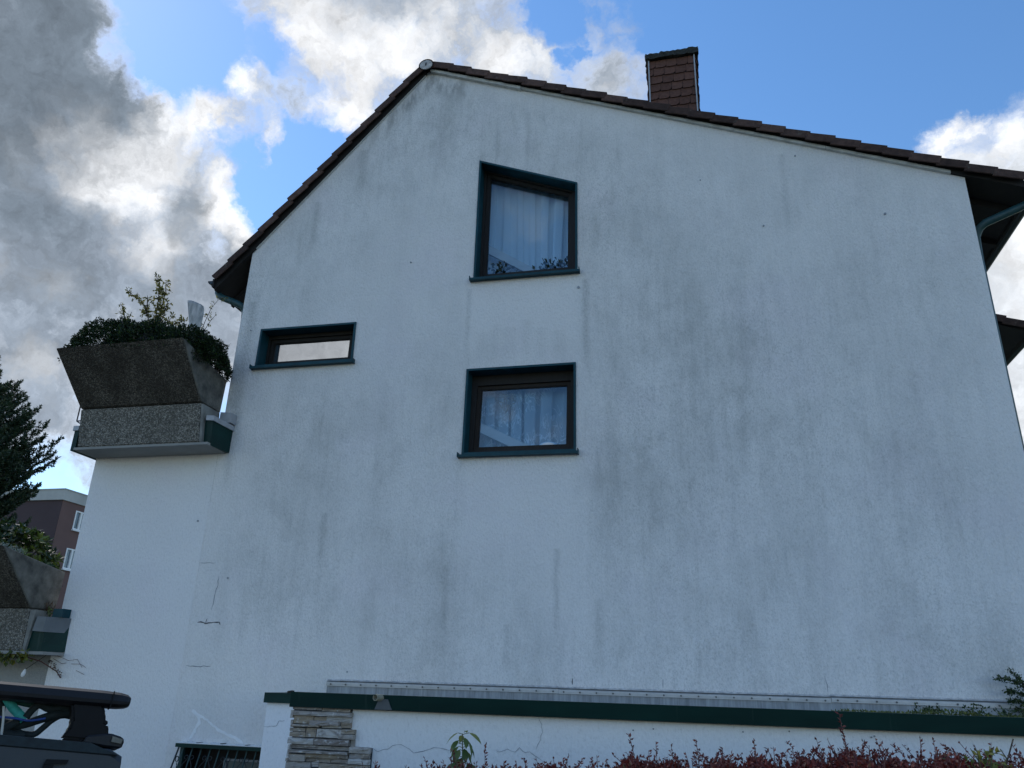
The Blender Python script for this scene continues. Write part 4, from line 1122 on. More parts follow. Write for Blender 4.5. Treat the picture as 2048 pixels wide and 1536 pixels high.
# sedum and moss on the roof edge
n = 2600
xs = 0.85 + nrng.random(n) ** .8 * 2.2
amt = np.clip((xs - .75) / .5, .15, 1) * (0.7 + .5 * np.sin(xs * 9.0)) 
Pm = np.stack([xs, nrng.uniform(6.03, 6.5, n), 1.495 + nrng.random(n) * .032 * np.clip(amt, .2, 1.3)], 1)
leaves('sedum_moss', Pm, unit(n, .8), unit(n), nrng.uniform(.012, .024, n), .010, M['mossleaf'], None, kind='stuff', label='yellow green sedum and moss along the roof edge of the garage')
# a few weeds standing in it
for (x, h, nn, lab) in ((1.45, .045, 90, 'broad dark green weed in the moss, left one on the garage roof edge'), (1.72, .075, 100, 'tallest dark green weed in the moss on the garage roof edge'), (1.93, .05, 90, 'dark green weed on the garage roof edge closest to the wall shrub')):
    wt = thing('weed', lab, 'weed', (x, 6.22, 1.48), 'weeds on the garage roof')
    sm_ = MB()
    LP, LD = [], []
    for k in range(nn // 6):
        e = np.array([x + nrng.normal(0, .045), 6.22 + nrng.normal(0, .03), 1.50 + nrng.random() * h])
        sm_.tube([(x, 6.22, 1.47), e], .002, 3)
        for q in range(6):
            LP.append(e + nrng.normal(size=3) * .008); LD.append(nrng.normal(size=3) + np.array([0, 0, .4]))
    sm_.build('stems', M['stem_green'], wt)
    leaves('foliage', LP, LD, unit(len(LP)), nrng.uniform(.016, .028, len(LP)), .014, M['creeper'], wt)

# ------------------------------------------------------------------ planters
def planter(x0, x1, yf, yb, ybb, zb, zt, ztb, lab, rim=0.0):
    """trough with an overhanging front: bottom front yf.., top front yb"""
    t = thing('concrete_planter', lab, 'planter', ((x0 + x1) / 2, yf, zb), 'washed concrete planters on the terraces')
    c = .03
    front = MB().hexa([(x0, yf, zb), (x1, yf, zb), (x1, yf + .09, zb), (x0, yf + .09, zb), (x0 - rim, yb, zt - rim * .3), (x1, yb, zt), (x1, yb + .10, zt), (x0 - rim, yb + .10, zt - rim * .3)])
    o = front.build('front_panel', M['trough'], t)
    bevel(o, .014, 2)
    MB().box(x0 + .01, x1 - .01, yf + .085, ybb, zb, zb + .08).build('bottom', M['concrete'], t)
    for s, xe in ((0, x0), (1, x1)):
        xa, xb = (xe + .004, xe + .07) if s == 0 else (xe - .07, xe + .006)
        e = MB().hexa([(xa, yf + .012, zb + .002), (xb, yf + .012, zb + .002), (xb, ybb, zb + .002), (xa, ybb, zb + .002),
                       (xa, yb + .02, zt - .004), (xb, yb + .02, zt - .004), (xb, ybb + .03, ztb), (xa, ybb + .03, ztb)])
        o = e.build('end_panel', M['concrete'], t)
        bevel(o, .008, 1)
    MB().hexa([(x0, ybb - .07, zb), (x1, ybb - .07, zb), (x1, ybb, zb), (x0, ybb, zb), (x0, ybb - .05, ztb), (x1, ybb - .05, ztb), (x1, ybb + .03, ztb), (x0, ybb + .03, ztb)]).build('rear_panel', M['concrete'], t)
    MB().hexa([(x0 + .05, yf + .1, zb + .1), (x1 - .05, yf + .1, zb + .1), (x1 - .05, ybb - .06, zb + .1), (x0 + .05, ybb - .06, zb + .1),
               (x0 + .07, yb + .1, zt - .09), (x1 - .07, yb + .1, zt - .09), (x1 - .07, ybb - .06, ztb - .04), (x0 + .07, ybb - .06, ztb - .04)]).build('soil', M['bark'], t)
    return t
planter(-8.665, -6.676, 8.985, 8.35, 9.455, 5.178, 5.886, 5.69, 'dark stained concrete planter box with box hedge on the upper terrace', .055)
planter(-10.88, -8.885, 9.19, 8.50, 9.63, 2.392, 3.12, 2.93, 'mossy concrete planter box on the lower terrace at the left edge')

# box hedge in the upper planter
box = thing('box_shrub', 'dense dark green clipped box shrub filling the upper concrete planter', 'shrub', (-7.7, 8.9, 5.8))
def dome(n, cx, cy, cz, rx, ry, rz, rngmin=.72):
    u = unit(n)
    u[:, 2] = np.abs(u[:, 2]) * 1.0 - .12
    r = rngmin + (1 - rngmin) * nrng.random(n) ** .5
    lump = 1 + .05 * np.sin(u[:, 0] * 9 + cx) + .05 * np.sin(u[:, 1] * 11) + .04 * np.sin(u[:, 0] * 23 + u[:, 2] * 17)
    return np.array([cx, cy, cz]) + u * np.array([rx, ry, rz]) * (r * lump)[:, None], u
parts_P, parts_D = [], []
for (n, cx, cy, cz, rx, ry, rz) in ((15500, -8.28, 8.95, 5.93, .70, .55, .66), (13500, -7.68, 8.95, 5.90, .70, .56, .60), (12000, -7.05, 8.98, 5.86, .58, .56, .50), (6500, -6.76, 9.06, 5.72, .29, .46, .42)):
    p_, u_ = dome(n, cx, cy, cz, rx, ry, rz)
    parts_P.append(p_); parts_D.append(u_)
P_ = np.concatenate(parts_P); D_ = np.concatenate(parts_D)
leaves('foliage', P_, D_ * 1.1 + nrng.normal(size=P_.shape) * .7, unit(len(P_), .4), nrng.uniform(.024, .042, len(P_)), nrng.uniform(.014, .021, len(P_)), M['box'], box, kind='stuff', tint=np.clip(nrng.random(len(P_)) ** 1.6, 0, 1))
# sprigs that break the outline
sel = nrng.choice(len(P_), 240, replace=False)
SP, SD = [], []
stm = MB()
for i in sel:
    u = D_[i]
    if u[2] < -.05: continue
    dir_ = u * .8 + np.array([0, 0, .5]) + nrng.normal(size=3) * .25
    dir_ /= np.linalg.norm(dir_)
    L_ = nrng.uniform(.03, .085)
    b_ = P_[i]
    stm.tube([b_, b_ + dir_ * L_], .0022, 3, cap=False)
    for k in range(11):
        SP.append(b_ + dir_ * L_ * (k + 1) / 11)
        SD.append(dir_ * .6 + nrng.normal(size=3) * .7)
leaves('sprig_leaves', SP, SD, unit(len(SP)), nrng.uniform(.020, .032, len(SP)), .013, M['box'], box, kind='stuff', tint=.3 + .7 * nrng.random(len(SP)))
stm.build('twigs', M['bark'], box, kind='stuff')
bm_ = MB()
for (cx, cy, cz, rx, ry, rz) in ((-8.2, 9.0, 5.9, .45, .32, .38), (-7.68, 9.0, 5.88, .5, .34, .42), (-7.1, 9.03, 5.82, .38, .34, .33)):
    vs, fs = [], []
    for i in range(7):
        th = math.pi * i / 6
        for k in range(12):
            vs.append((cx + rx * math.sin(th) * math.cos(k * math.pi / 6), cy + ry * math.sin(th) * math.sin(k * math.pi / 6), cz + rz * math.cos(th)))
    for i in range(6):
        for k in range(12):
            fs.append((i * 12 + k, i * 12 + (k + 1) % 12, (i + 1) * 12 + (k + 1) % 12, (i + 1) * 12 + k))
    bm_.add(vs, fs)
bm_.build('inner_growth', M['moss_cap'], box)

# thin tree growing out of the planter
def branchy(name, label, cat, base, branches, mat, leaf_len, leaf_w, per, stem_mat, r0=.008, droop=.0, seed=1, twig=.07):
    t = thing(name, label, cat, base)
    q = np.random.default_rng(seed)
    mb = MB()
    LP, LD = [], []
    for pts, dens in branches:
        pts = [np.array(p, float) for p in pts]
        mb.tube(pts, r0, 5, r0 * .35)
        for a, b in zip(pts[:-1], pts[1:]):
            ln = np.linalg.norm(b - a)
            for k in range(max(1, int(ln * dens))):
                p = a + (b - a) * q.random()
                dd = q.normal(size=3); dd[2] += .3
                dd /= np.linalg.norm(dd)
                tl = q.uniform(.3, 1.0) * twig
                e = p + dd * tl
                mb.tube([p, e], .0022, 3, cap=False)
                for c in range(per):
                    u = (c + 1) / per
                    LP.append(p + dd * tl * u)
                    l = dd * .5 + q.normal(size=3) * .75; l[2] -= droop
                    LD.append(l)
    mb.build('branches', stem_mat, t)
    leaves('foliage', LP, LD, unit(len(LP), .4), q.uniform(leaf_len * .7, leaf_len * 1.2, len(LP)), leaf_w, mat, t, tint=q.random(len(LP)))
    return t
def Zp(px_x, z, y=9.25): return (px_x, y, z)
branchy('young_tree', 'thin young tree with sparse yellowish leaves rising behind the box shrub', 'tree', (-7.9, 9.25, 5.8), [
    ([Zp(-7.95, 5.7), Zp(-7.93, 6.45), Zp(-7.95, 6.9), Zp(-7.98, 7.2), Zp(-8.02, 7.36), Zp(-8.10, 7.45)], 60),
    ([Zp(-7.93, 6.45), Zp(-7.88, 6.8), Zp(-7.86, 7.1), Zp(-7.89, 7.33)], 55),
    ([Zp(-7.94, 6.5), Zp(-8.12, 6.8), Zp(-8.25, 7.02), Zp(-8.40, 7.12), Zp(-8.55, 7.22)], 46),
    ([Zp(-8.12, 6.8), Zp(-8.16, 7.05), Zp(-8.18, 7.12)], 36),
    ([Zp(-7.93, 6.4), Zp(-7.75, 6.6), Zp(-7.62, 6.72)], 55),
    ([Zp(-7.93, 6.4), Zp(-7.80, 6.75), Zp(-7.78, 7.0)], 46),
    ([Zp(-8.1, 6.3), Zp(-8.45, 6.65), Zp(-8.57, 6.92), Zp(-8.64, 7.02)], 46),
    ([Zp(-8.45, 6.65), Zp(-8.40, 6.85)], 36),
    ([Zp(-7.9, 6.3), Zp(-7.55, 6.6), Zp(-7.40, 6.62)], 60),
], M['treeleaf'], .055, .026, 5, M['bark'], .010, .1, 3, .10)
branchy('arching_shoot', 'thin arching shoot with tiny leaves right of the white wrapped bundle', 'shrub', (-7.05, 9.2, 5.9), [
    ([(-7.1, 9.2, 6.1), (-7.02, 9.2, 6.55), (-6.95, 9.2, 6.78), (-6.86, 9.2, 6.90), (-6.72, 9.2, 6.94)], 26),
    ([(-7.05, 9.2, 6.3), (-6.93, 9.2, 6.55), (-6.85, 9.2, 6.66)], 22),
], M['treeleaf'], .045, .02, 3, M['bark'], .006, .2, 5, .06)
# white wrapped bundle (parasol under a film cover)
wv_, wf_ = [], []
for i, (z, cx, w_) in enumerate(((5.85, -7.09, .07), (6.40, -7.10, .095), (6.6, -7.12, .12), (6.76, -7.145, .15), (6.80, -7.15, .155))):
    for k in range(14):
        a = k * 2 * math.pi / 14
        rr_ = w_ * (1 + .10 * math.sin(3 * a + i) + .06 * math.sin(7 * a))
        wv_.append((cx + rr_ * math.cos(a), 9.1 + rr_ * .28 * math.sin(a), z + (.075 * math.cos(a + 2.8) if i >= 3 else 0)))
for i in range(4):
    for k in range(14):
        wf_.append((i * 14 + k, i * 14 + (k + 1) % 14, (i + 1) * 14 + (k + 1) % 14, (i + 1) * 14 + k))
wf_.append(tuple(4 * 14 + k for k in range(14)))
tag(MB().add(wv_, wf_).build('wrapped_parasol', M['film'], None, True), 'parasol wrapped in crumpled white film standing behind the box shrub', 'parasol')

# ------------------------------------------------------------------ lower terrace plants
rh = thing('rhododendron', 'broad leaved evergreen shrub with yellow green tips on the lower terrace', 'shrub', (-10.9, 10.3, 1.9))
RP, RD, RT = [], [], []
rq = np.random.default_rng(9)
for k in range(640):
    u = rq.normal(size=3); u /= np.linalg.norm(u); u[2] = abs(u[2]) * 1.0 - .3
    rr_ = .6 + .4 * rq.random() ** .5
    c = np.array([-10.98, 10.35, 3.12]) + u * np.array([1.28, .7, 1.0]) * rr_
    ax = u + rq.normal(size=3) * .4 + np.array([0, 0, .5]); ax /= np.linalg.norm(ax)
    tn = .12 + rq.random() * .55 + (.45 if (c[0] > -10.5 and rq.random() < .6) else 0)
    s1 = np.cross(ax, rq.normal(size=3)); s1 /= np.linalg.norm(s1); s2 = np.cross(ax, s1)
    for j in range(9):
        an = j * 2 * math.pi / 9 + rq.random() * .5
        dd = ax * rq.uniform(.1, .7) + (s1 * math.cos(an) + s2 * math.sin(an))
        RP.append(c); RD.append(dd); RT.append(min(1, max(0, tn + rq.normal() * .1)))
RP, RD, RT = np.array(RP), np.array(RD), np.array(RT)
leaves('foliage', RP, RD, RD * 0 + np.array([0, -.3, 1]) + rq.normal(size=RD.shape) * .4, rq.uniform(.10, .16, len(RP)), rq.uniform(.04, .055, len(RP)), M['rhodo'], rh, tint=RT, kind='stuff', fold=.12)
sm = MB()
for k in range(14):
    e = RP[rq.integers(len(RP))]
    sm.tube([(-11.0, 10.4, 1.85), ((-11.0 + e[0]) / 2, (10.4 + e[1]) / 2, e[2] * .6 + 1), e], .02, 5, .006)
sm.build('stems', M['bark'], rh)
n = 1500
u = unit(n); 
cc = np.array([[-9.42, 8.72, 3.13], [-9.20, 8.78, 3.12], [-9.05, 8.86, 3.08]])[rq.integers(3, size=n)]
Ps = cc + u * np.array([.16, .12, .085]) * (.5 + .5 * rq.random((n, 1)))
tag(leaves('silver_cushion', Ps, u + rq.normal(size=(n, 3)) * .6, unit(n), rq.uniform(.02, .035, n), .008, M['silver'], None), 'pale silvery cushion plant on the rim of the lower planter', 'plant')
n = 60
Pg = np.stack([-8.78 + rq.normal(0, .05, n), 9.42 + rq.normal(0, .02, n), 2.30 + rq.random(n) * .10], 1)
tag(leaves('weed', Pg, unit(n, .8), unit(n), .05, .014, M['sapleaf'], None), 'tuft of green weed behind the lower grey parapet cap', 'weed')
n = 110
Pg = np.stack([-8.86 + rq.normal(0, .07, n), 9.45 + rq.normal(0, .02, n), 2.33 + rq.random(n) * .14], 1)
tag(leaves('dead_stems', Pg, unit(n, 1.0), unit(n), .07, .012, M['dryleaf'], None), 'reddish brown dead stems under the end of the lower planter', 'plant')
# creeper hanging under the lower planter
iv = thing('ivy', 'yellowing ivy trailing along the underside of the lower terrace', 'climber', (-9.3, 9.2, 1.8))
n = 330
t_ = rq.random(n)
xi = -10.6 + t_ * 1.95
Pi = np.stack([xi, 9.14 + rq.normal(0, .03, n), 1.80 - np.abs(rq.normal(0, .065, n)) + .03], 1)
Di = rq.normal(size=(n, 3)); Di[:, 2] -= .8
leaves('foliage', Pi, Di, np.tile([0, -1, .3], (n, 1)) + rq.normal(size=(n, 3)) * .4, rq.uniform(.05, .085, n), rq.uniform(.045, .065, n), M['ivy'], iv, tint=np.clip(.15 + .75 * rq.random(n) * np.clip((xi + 10.2) / 1.0, .15, 1), 0, 1))
im = MB()
im.tube([(-10.6, 9.15, 1.82), (-9.6, 9.14, 1.80), (-8.9, 9.14, 1.80), (-8.62, 9.3, 1.72), (-8.5, 9.485, 1.60), (-8.42, 9.49, 1.52)], .007, 5)
for (pts) in (((-8.55, 9.488, 1.80), (-8.35, 9.49, 1.74), (-8.22, 9.49, 1.76), (-8.12, 9.49, 1.66)), ((-8.3, 9.49, 1.70), (-8.15, 9.49, 1.70), (-8.06, 9.49, 1.66)), ((-8.2, 9.49, 1.62), (-8.06, 9.49, 1.57)), ((-8.6, 9.488, 1.76), (-8.45, 9.49, 1.70), (-8.38, 9.49, 1.71))):
    im.tube(pts, .0024, 4)
im.build('stems', M['stem_red'], iv)
n = 46
Pd = np.stack([-8.62 + .26 * rq.random(n), np.full(n, 9.44), 0 * rq.random(n)], 1)
Pd[:, 2] = 1.74 - (Pd[:, 0] + 8.62) * .75 + rq.normal(0, .014, n)
leaves('dry_leaves', Pd, unit(n, -.5), np.tile([0, -1, 0], (n, 1)), .03, .016, M['dryleaf'], iv)
lampo = thing('hanging_lamp', 'small white drop shaped lamp on a thin cable beneath the lower terrace', 'lamp', (-8.86, 9.3, 1.56))
MB().tube([(-8.55, 9.3, 1.80), (-8.70, 9.3, 1.70), (-8.83, 9.3, 1.615)], .004, 4).build('cable', M['rubber'], lampo)
vs, fs = [], []
for i, (r_, z_) in enumerate(((.004, .055), (.018, .035), (.027, .0), (.024, -.03), (.006, -.05))):
    for k in range(10):
        vs.append((-8.845 + r_ * math.cos(k * .6283) + z_ * .2, 9.3 + r_ * math.sin(k * .6283), 1.565 + z_))
for i in range(4):
    for k in range(10):
        fs.append((i * 10 + k, i * 10 + (k + 1) % 10, (i + 1) * 10 + (k + 1) % 10, (i + 1) * 10 + k))
MB().add(vs, fs).build('bulb', M['white'], lampo, True)

# ------------------------------------------------------------------ conifer beyond the terrace
fir = thing('fir_tree', 'tall dark conifer with upturned shaggy branch tips at the left edge', 'tree', (-27.4, 22, -1.2))
MB().tube([(-27.4, 22, -1.3), (-27.4, 22, 5), (-27.4, 22, 13.4)], .30, 10, .03).build('trunk', M['bark'], fir, True)
FP, FD, FT = [], [], []
fb = MB()
fq = np.random.default_rng(21)
z = 3.4
while z < 12.95:
    Lb = min(4.1 if z > 8.6 else 3.7 if z > 6.8 else 3.2, max(.22, (13.5 - z) * .80 + .1))
    nb = 21
    ph = fq.random() * 6.28
    for b in range(nb):
        an = ph + b * 2 * math.pi / nb + fq.normal() * .12
        ca, sa = math.cos(an), math.sin(an)
        if ca < -.25:
            continue
        L_ = Lb * fq.uniform(.78, 1.12)
        zz = z + fq.normal() * .12
        pts = []
        for k in range(8):
            s = k / 7
            pts.append(np.array([-27.4 + ca * L_ * s, 22 + sa * L_ * s, zz - .25 * L_ + L_ * (.10 * s + .42 * s ** 2)]))
        fb.tube(pts, .035, 4, .008, cap=False)
        tang = np.array([ca, sa, 0]); side = np.array([-sa, ca, 0])
        nt = int(L_ * 9.5)
        for tw in range(nt):
            s = .25 + .75 * (tw + fq.random()) / nt
            p = pts[min(7, int(s * 7))] * (1 - (s * 7) % 1) + pts[min(7, int(s * 7) + 1)] * ((s * 7) % 1)
            sg = 1 if tw % 2 else -1
            dd = tang * fq.uniform(.45, .9) + side * sg * fq.uniform(.3, .9) + np.array([0, 0, fq.uniform(.25, 1.0)])
            dd /= np.linalg.norm(dd)
            tl = fq.uniform(.28, .55) * (1.15 - .5 * s)
            e1 = p + dd * tl * .6
            dd2 = dd + np.array([0, 0, .9]); dd2 /= np.linalg.norm(dd2)
            e2 = e1 + dd2 * tl * .45
            m = 30
            ts = fq.random(m)
            pos = np.where((ts < .6)[:, None], p + dd * tl * ts[:, None], e1 + dd2 * tl * (ts[:, None] - .6) * 1.15)
            nd_ = fq.normal(size=(m, 3)) * .75 + np.where((ts < .6)[:, None], dd, dd2) * .9
            FP.append(pos); FD.append(nd_)
            FT.append(np.clip(fq.random(m) * .6 + .45 * (ts > .85), 0, 1))
        m = 40
        ts = fq.random((m, 1)) * .4
        dd2 = tang * .5 + np.array([0, 0, .8])
        FP.append(pts[7] + dd2 * ts * .8); FD.append(fq.normal(size=(m, 3)) * .7 + dd2); FT.append(np.clip(fq.random(m) * .5 + .4, 0, 1))
    z += .31
FP, FD, FT = np.concatenate(FP), np.concatenate(FD), np.concatenate(FT)
leaves('crown', FP, FD, unit(len(FP)), fq.uniform(.10, .17, len(FP)), fq.uniform(.035, .055, len(FP)), M['needle'], fir, tint=FT, fold=.1)
fb.build('boughs', M['bark'], fir)

# ------------------------------------------------------------------ brown apartment block far left
bld = thing('apartment_block', 'brown flat roofed apartment block with pale roof edge behind the conifer', 'building', (-48, 50, -1.3))
xc, yf, zt_ = -42.96, 45.0, 12.75
MB().box(-62, xc - .02, yf, yf + .3, -3, zt_).build('front_wall', M['bwall'], bld)
sidew = []
wins = [(46.38, 48.2, 10.98, 12.30), (46.32, 48.2, 8.25, 9.66), (50.4, 52.2, 10.98, 12.3), (50.4, 52.2, 8.25, 9.66)]
bm = bmesh.new(); edges = []
for loop in [[(yf, -3), (yf + 16, -3), (yf + 16, zt_), (yf, zt_)]] + [[(a, c), (b, c), (b, d2), (a, d2)] for a, b, c, d2 in wins]:
    vs = [bm.verts.new((xc, y, z)) for y, z in loop]
    edges += [bm.edges.new((vs[i], vs[(i + 1) % len(vs)])) for i in range(len(vs))]
bmesh.ops.triangle_fill(bm, use_beauty=True, use_dissolve=False, edges=edges)
me = bpy.data.meshes.new('side_wall'); bm.to_mesh(me); bm.free(); me.materials.append(M['bwall2'])
link(me, 'side_wall', bld)
MB().box(-62, xc + .10, yf - .12, yf + 16, zt_ + .004, zt_ + .72).build('roof_edge', M['fascia'], bld)
MB().box(-62, xc + .14, yf - .16, yf + 16, zt_ + .724, zt_ + .80).build('roof_cap', M['fascia'], bld)
for a, b, c, d2 in wins:
    fr = MB()
    def yb_(y0, y1, z0, z1, x0=xc - .12, x1=xc + .03): fr.box(x0, x1, y0, y1, z0, z1)
    yb_(a, a + .10, c, d2); yb_(b - .10, b, c, d2); yb_(a + .1, b - .1, c, c + .09); yb_(a + .1, b - .1, d2 - .09, d2); yb_(a + .50, a + .66, c + .09, d2 - .09)
    wo = fr.build('window', M['white'], bld)
    MB().box(xc - .09, xc - .07, a + .1, b - .1, c + .09, d2 - .09).build('pane', M['bglass'], wo)
    MB().box(xc + .0, xc + .14, a - .05, b + .05, c - .10, c - .004).build('sill', M['white'], wo)

# ------------------------------------------------------------------ climbing shrub at the right, on the garage roof
cr_ = thing('wall_shrub', 'dark green small leaved shrub with spreading sprays against the gable at the right edge', 'shrub', (3.15, 9.3, 1.45))
CP, CD = [], []
cm = MB()
cq = np.random.default_rng(6)
for pts in (((3.25, 9.36, 1.45), (3.18, 9.36, 1.65), (3.08, 9.35, 1.80), (3.0, 9.34, 1.90)), ((3.2, 9.36, 1.6), (3.10, 9.35, 1.74), (2.98, 9.34, 1.805), (2.86, 9.33, 1.815)),
            ((3.22, 9.36, 1.55), (3.10, 9.35, 1.66), (2.98, 9.34, 1.70), (2.93, 9.33, 1.69)), ((3.25, 9.36, 1.45), (3.12, 9.34, 1.55), (3.02, 9.33, 1.62), (2.95, 9.33, 1.60)),
            ((3.3, 9.36, 1.45), (3.4, 9.36, 1.65), (3.45, 9.35, 1.8)), ((3.25, 9.36, 1.45), (3.08, 9.33, 1.50), (2.98, 9.33, 1.53))):
    cm.tube(pts, .007, 5, .003)
    pts = [np.array(p) for p in pts]
    for a, b in zip(pts[:-1], pts[1:]):
        for k in range(95):
            s = cq.random()
            p = a + (b - a) * s
            dd = (b - a) / np.linalg.norm(b - a) * .5 + cq.normal(size=3) * .7
            CP.append(p + cq.normal(size=3) * np.array([.014, .014, .014])); CD.append(dd)
for k in range(420):
    CP.append(np.array([3.33, 9.36, 1.55]) + cq.normal(size=3) * np.array([.11, .05, .09])); CD.append(cq.normal(size=3))
leaves('foliage', CP, CD, unit(len(CP)), cq.uniform(.020, .036, len(CP)), .015, M['creeper'], cr_)
cm.build('stems', M['bark'], cr_)

# ------------------------------------------------------------------ barberry hedge in front of the garage
hedge = thing('barberry_hedge', 'long dark red barberry hedge in front of the garage wall', 'hedge', (.5, 4.2, -.6))
hq = np.random.default_rng(13)
TOPX = [-2.2, -1.70, -1.29, -.78, -.55, -.29, 0.0, .41, .8, 1.25, 3.0]
TOPZ = [0.98, 1.130, 1.172, 1.200, 1.212, 1.268, 1.268, 1.312, 1.332, 1.332, 1.36]
def topz(x): return np.interp(x, TOPX, TOPZ)
n = 52000
xs = hq.uniform(-2.1, 2.9, n)
ys = 4.2 + hq.normal(0, .17, n)
zs = topz(xs) - np.abs(hq.normal(0, .10, n)) - .35 * (ys - 4.2) ** 2 + .015 * np.sin(xs * 13) + .02 * np.sin(xs * 31 + 1)
Ph = np.stack([xs, ys, zs], 1)
Dh = hq.normal(size=(n, 3)); Dh[:, 2] += .55
ht = np.clip(hq.random(n) * .72 + np.where((xs > .9), .18 * hq.random(n), 0) + np.where(hq.random(n) < .05, .3, 0), 0, 1)
leaves('foliage', Ph, Dh, unit(n, .3), hq.uniform(.016, .034, n), hq.uniform(.011, .018, n), M['barberry'], hedge, tint=ht, kind='stuff')
n = 9000
xs = hq.uniform(-2.1, 2.9, n); ys = 4.2 + hq.normal(0, .22, n)
Ph = np.stack([xs, ys, topz(xs) - .2 - hq.random(n) * 1.5], 1)
leaves('foliage', Ph, unit(n), unit(n), hq.uniform(.03, .05, n), .02, M['barberry'], hedge, tint=hq.random(n) * .6, kind='stuff')
tw = MB()
TP, TD, TT = [], [], []
def shoot(mb, LP, LD, LT, base, tip, nleaf, bend=.02, ls=1.0):
    base, tip = np.array(base, float), np.array(tip, float)
    mid = (base + tip) / 2 + hq.normal(size=3) * bend
    pts = [base, (base + mid) / 2, mid, (mid + tip) / 2, tip]
    mb.tube(pts, .0026, 4, .0012, cap=False)
    for k in range(nleaf):
        s = .15 + .85 * (k + hq.random() * .6) / nleaf
        i = min(3, int(s * 4)); p = pts[i] + (pts[i + 1] - pts[i]) * (s * 4 - i)
        LP.append(p)
        dd = hq.normal(size=3); dd[2] = abs(dd[2]) * .6 + .3
        LD.append(dd); LT.append(hq.random() * .7)
for k in range(560):
    x = hq.uniform(-1.9, 2.7); y = 4.2 + hq.normal(0, .13)
    z = topz(x) - .05
    h = abs(hq.normal(0, .035)) + .04
    shoot(tw, TP, TD, TT, (x, y, z), (x + hq.normal(0, .03), y + hq.normal(0, .02), z + .02 + h), 9)
tw.build('twigs', M['stem_red'], hedge, kind='stuff')
leaves('twig_leaves', TP, TD, unit(len(TP)), hq.uniform(.014, .026, len(TP)), .011, M['barberry'], hedge, tint=TT, kind='stuff')
for (x, zt2, nl) in ((-.376, 1.405, 26), (-.064, 1.392, 22), (.58, 1.525, 40), (.906, 1.447, 18), (-1.085, 1.325, 22), (-1.64, 1.20, 8), (-1.52, 1.19, 8), (.20, 1.37, 12), (.28, 1.375, 12), (.05, 1.36, 10), (-.25, 1.375, 12), (-.18, 1.365, 10), (.62, 1.385, 12), (1.12, 1.42, 10)):
    sb = MB(); LP, LD, LT = [], [], []
    b0 = topz(x) - .08
    shoot(sb, LP, LD, LT, (x + .02, 4.1, b0), (x, 4.1, zt2), nl, .008)
    so_ = sb.build('shoot', M['stem_red'], hedge)
    leaves('shoot_leaves', LP, LD, unit(len(LP)), hq.uniform(.014, .028, len(LP)), .011, M['barberry'], so_, tint=LT)
sb = MB()
sb.tube([(1.19, 4.05, 1.30), (1.23, 4.05, 1.38), (1.262, 4.05, 1.452)], .004, 5, .003)
sb.tube([(1.225, 4.05, 1.37), (1.205, 4.05, 1.41)], .003, 5, .002)
sb.build('bare_twig', M['bark'], hedge)
hs = MB()
for k in range(40):
    x = -2 + k * .12
    hs.tube([(x, 4.2 + hq.normal(0, .1), -.75), (x + hq.normal(0, .1), 4.2 + hq.normal(0, .12), .4), (x + hq.normal(0, .12), 4.2 + hq.normal(0, .12), 1.1)], .012, 5, .004)
hs.build('stems', M['bark'], hedge)

# ------------------------------------------------------------------ sapling and yellowing seedling
sap = thing('sapling', 'green sapling with drooping leaves standing against the white garage wall', 'sapling', (-1.46, 5.0, -.8))
MB().tube([(-1.46, 5.0, -.85), (-1.462, 5.0, .6), (-1.455, 5.0, 1.13), (-1.468, 5.0, 1.32)], .012, 6, .003).build('stem', M['stem_green'], sap, True)
sq = np.random.default_rng(17)
def leafmesh():
    v, f = [], []
    prof = [(0, .002), (.15, .16), (.35, .25), (.6, .22), (.82, .11), (1, .0)]
    for (t, w) in prof:
        dz = -.25 * t * t
        v += [(t, -w, dz + .07 * w * 3), (t, 0, dz), (t, w, dz + .07 * w * 3)]
    for i in range(5):
        f += [(3 * i, 3 * i + 1, 3 * i + 4, 3 * i + 3), (3 * i + 1, 3 * i + 2, 3 * i + 5, 3 * i + 4)]
    return v, f
lv, lf = leafmesh()
sap_me = []
for k in range(3):
    me = MB().add(lv, lf).mesh('leaf', M['sapleaf'], True)
    at = me.attributes.new('tint', 'FLOAT', 'POINT')
    at.data.foreach_set('value', [(.15, .5, .9)[k]] * len(lv))
    sap_me.append(me)
ps = MB()
LEAVES = [(1.315, 205, .11, -28, 2), (1.318, -10, .12, -22, 2), (1.325, 95, .06, 0, 2), (1.275, 225, .10, -42, 1), (1.277, -30, .12, -48, 1), (1.24, 160, .10, -40, 0), (1.245, 20, .09, -50, 0), (1.225, 250, .11, -45, 1), (1.23, 300, .10, -50, 0), (1.19, 190, .10, -45, 1), (1.195, -15, .13, -55, 1), (1.18, 270, .11, -40, 0), (1.15, 215, .14, -35, 1), (1.15, -25, .13, -35, 1), (1.12, 250, .12, -40, 0), (1.11, 160, .12, -40, 0), (1.10, 10, .12, -40, 0), (1.05, 220, .13, -30, 0), (1.05, -40, .13, -30, 0), (.98, 180, .13, -30, 0), (.98, 0, .13, -30, 0)]
for (z, an, ln, dr, mi) in LEAVES + [(1.30, 120, .08, -30, 2), (1.29, 300, .09, -35, 1), (1.26, 190, .09, -50, 1), (1.21, 60, .08, -50, 1), (1.17, 150, .10, -50, 0), (1.16, 330, .11, -50, 1), (1.13, 100, .09, -45, 1)]:
    a, dpr = R(an), R(-dr)
    pet = .035
    bx_, by_ = -1.458 + math.cos(a) * pet, 5.0 + math.sin(a) * pet
    ps.tube([(-1.458, 5.0, z), (bx_, by_, z + .008)], .002, 4)
    o = link(sap_me[mi], 'leaf', sap, (bx_, by_, z + .008), (sq.normal() * .25, dpr, a))
    o.scale = (ln * .85, ln * .85, ln * .85)
ps.build('leaf_stalks', M['stem_green'], sap)
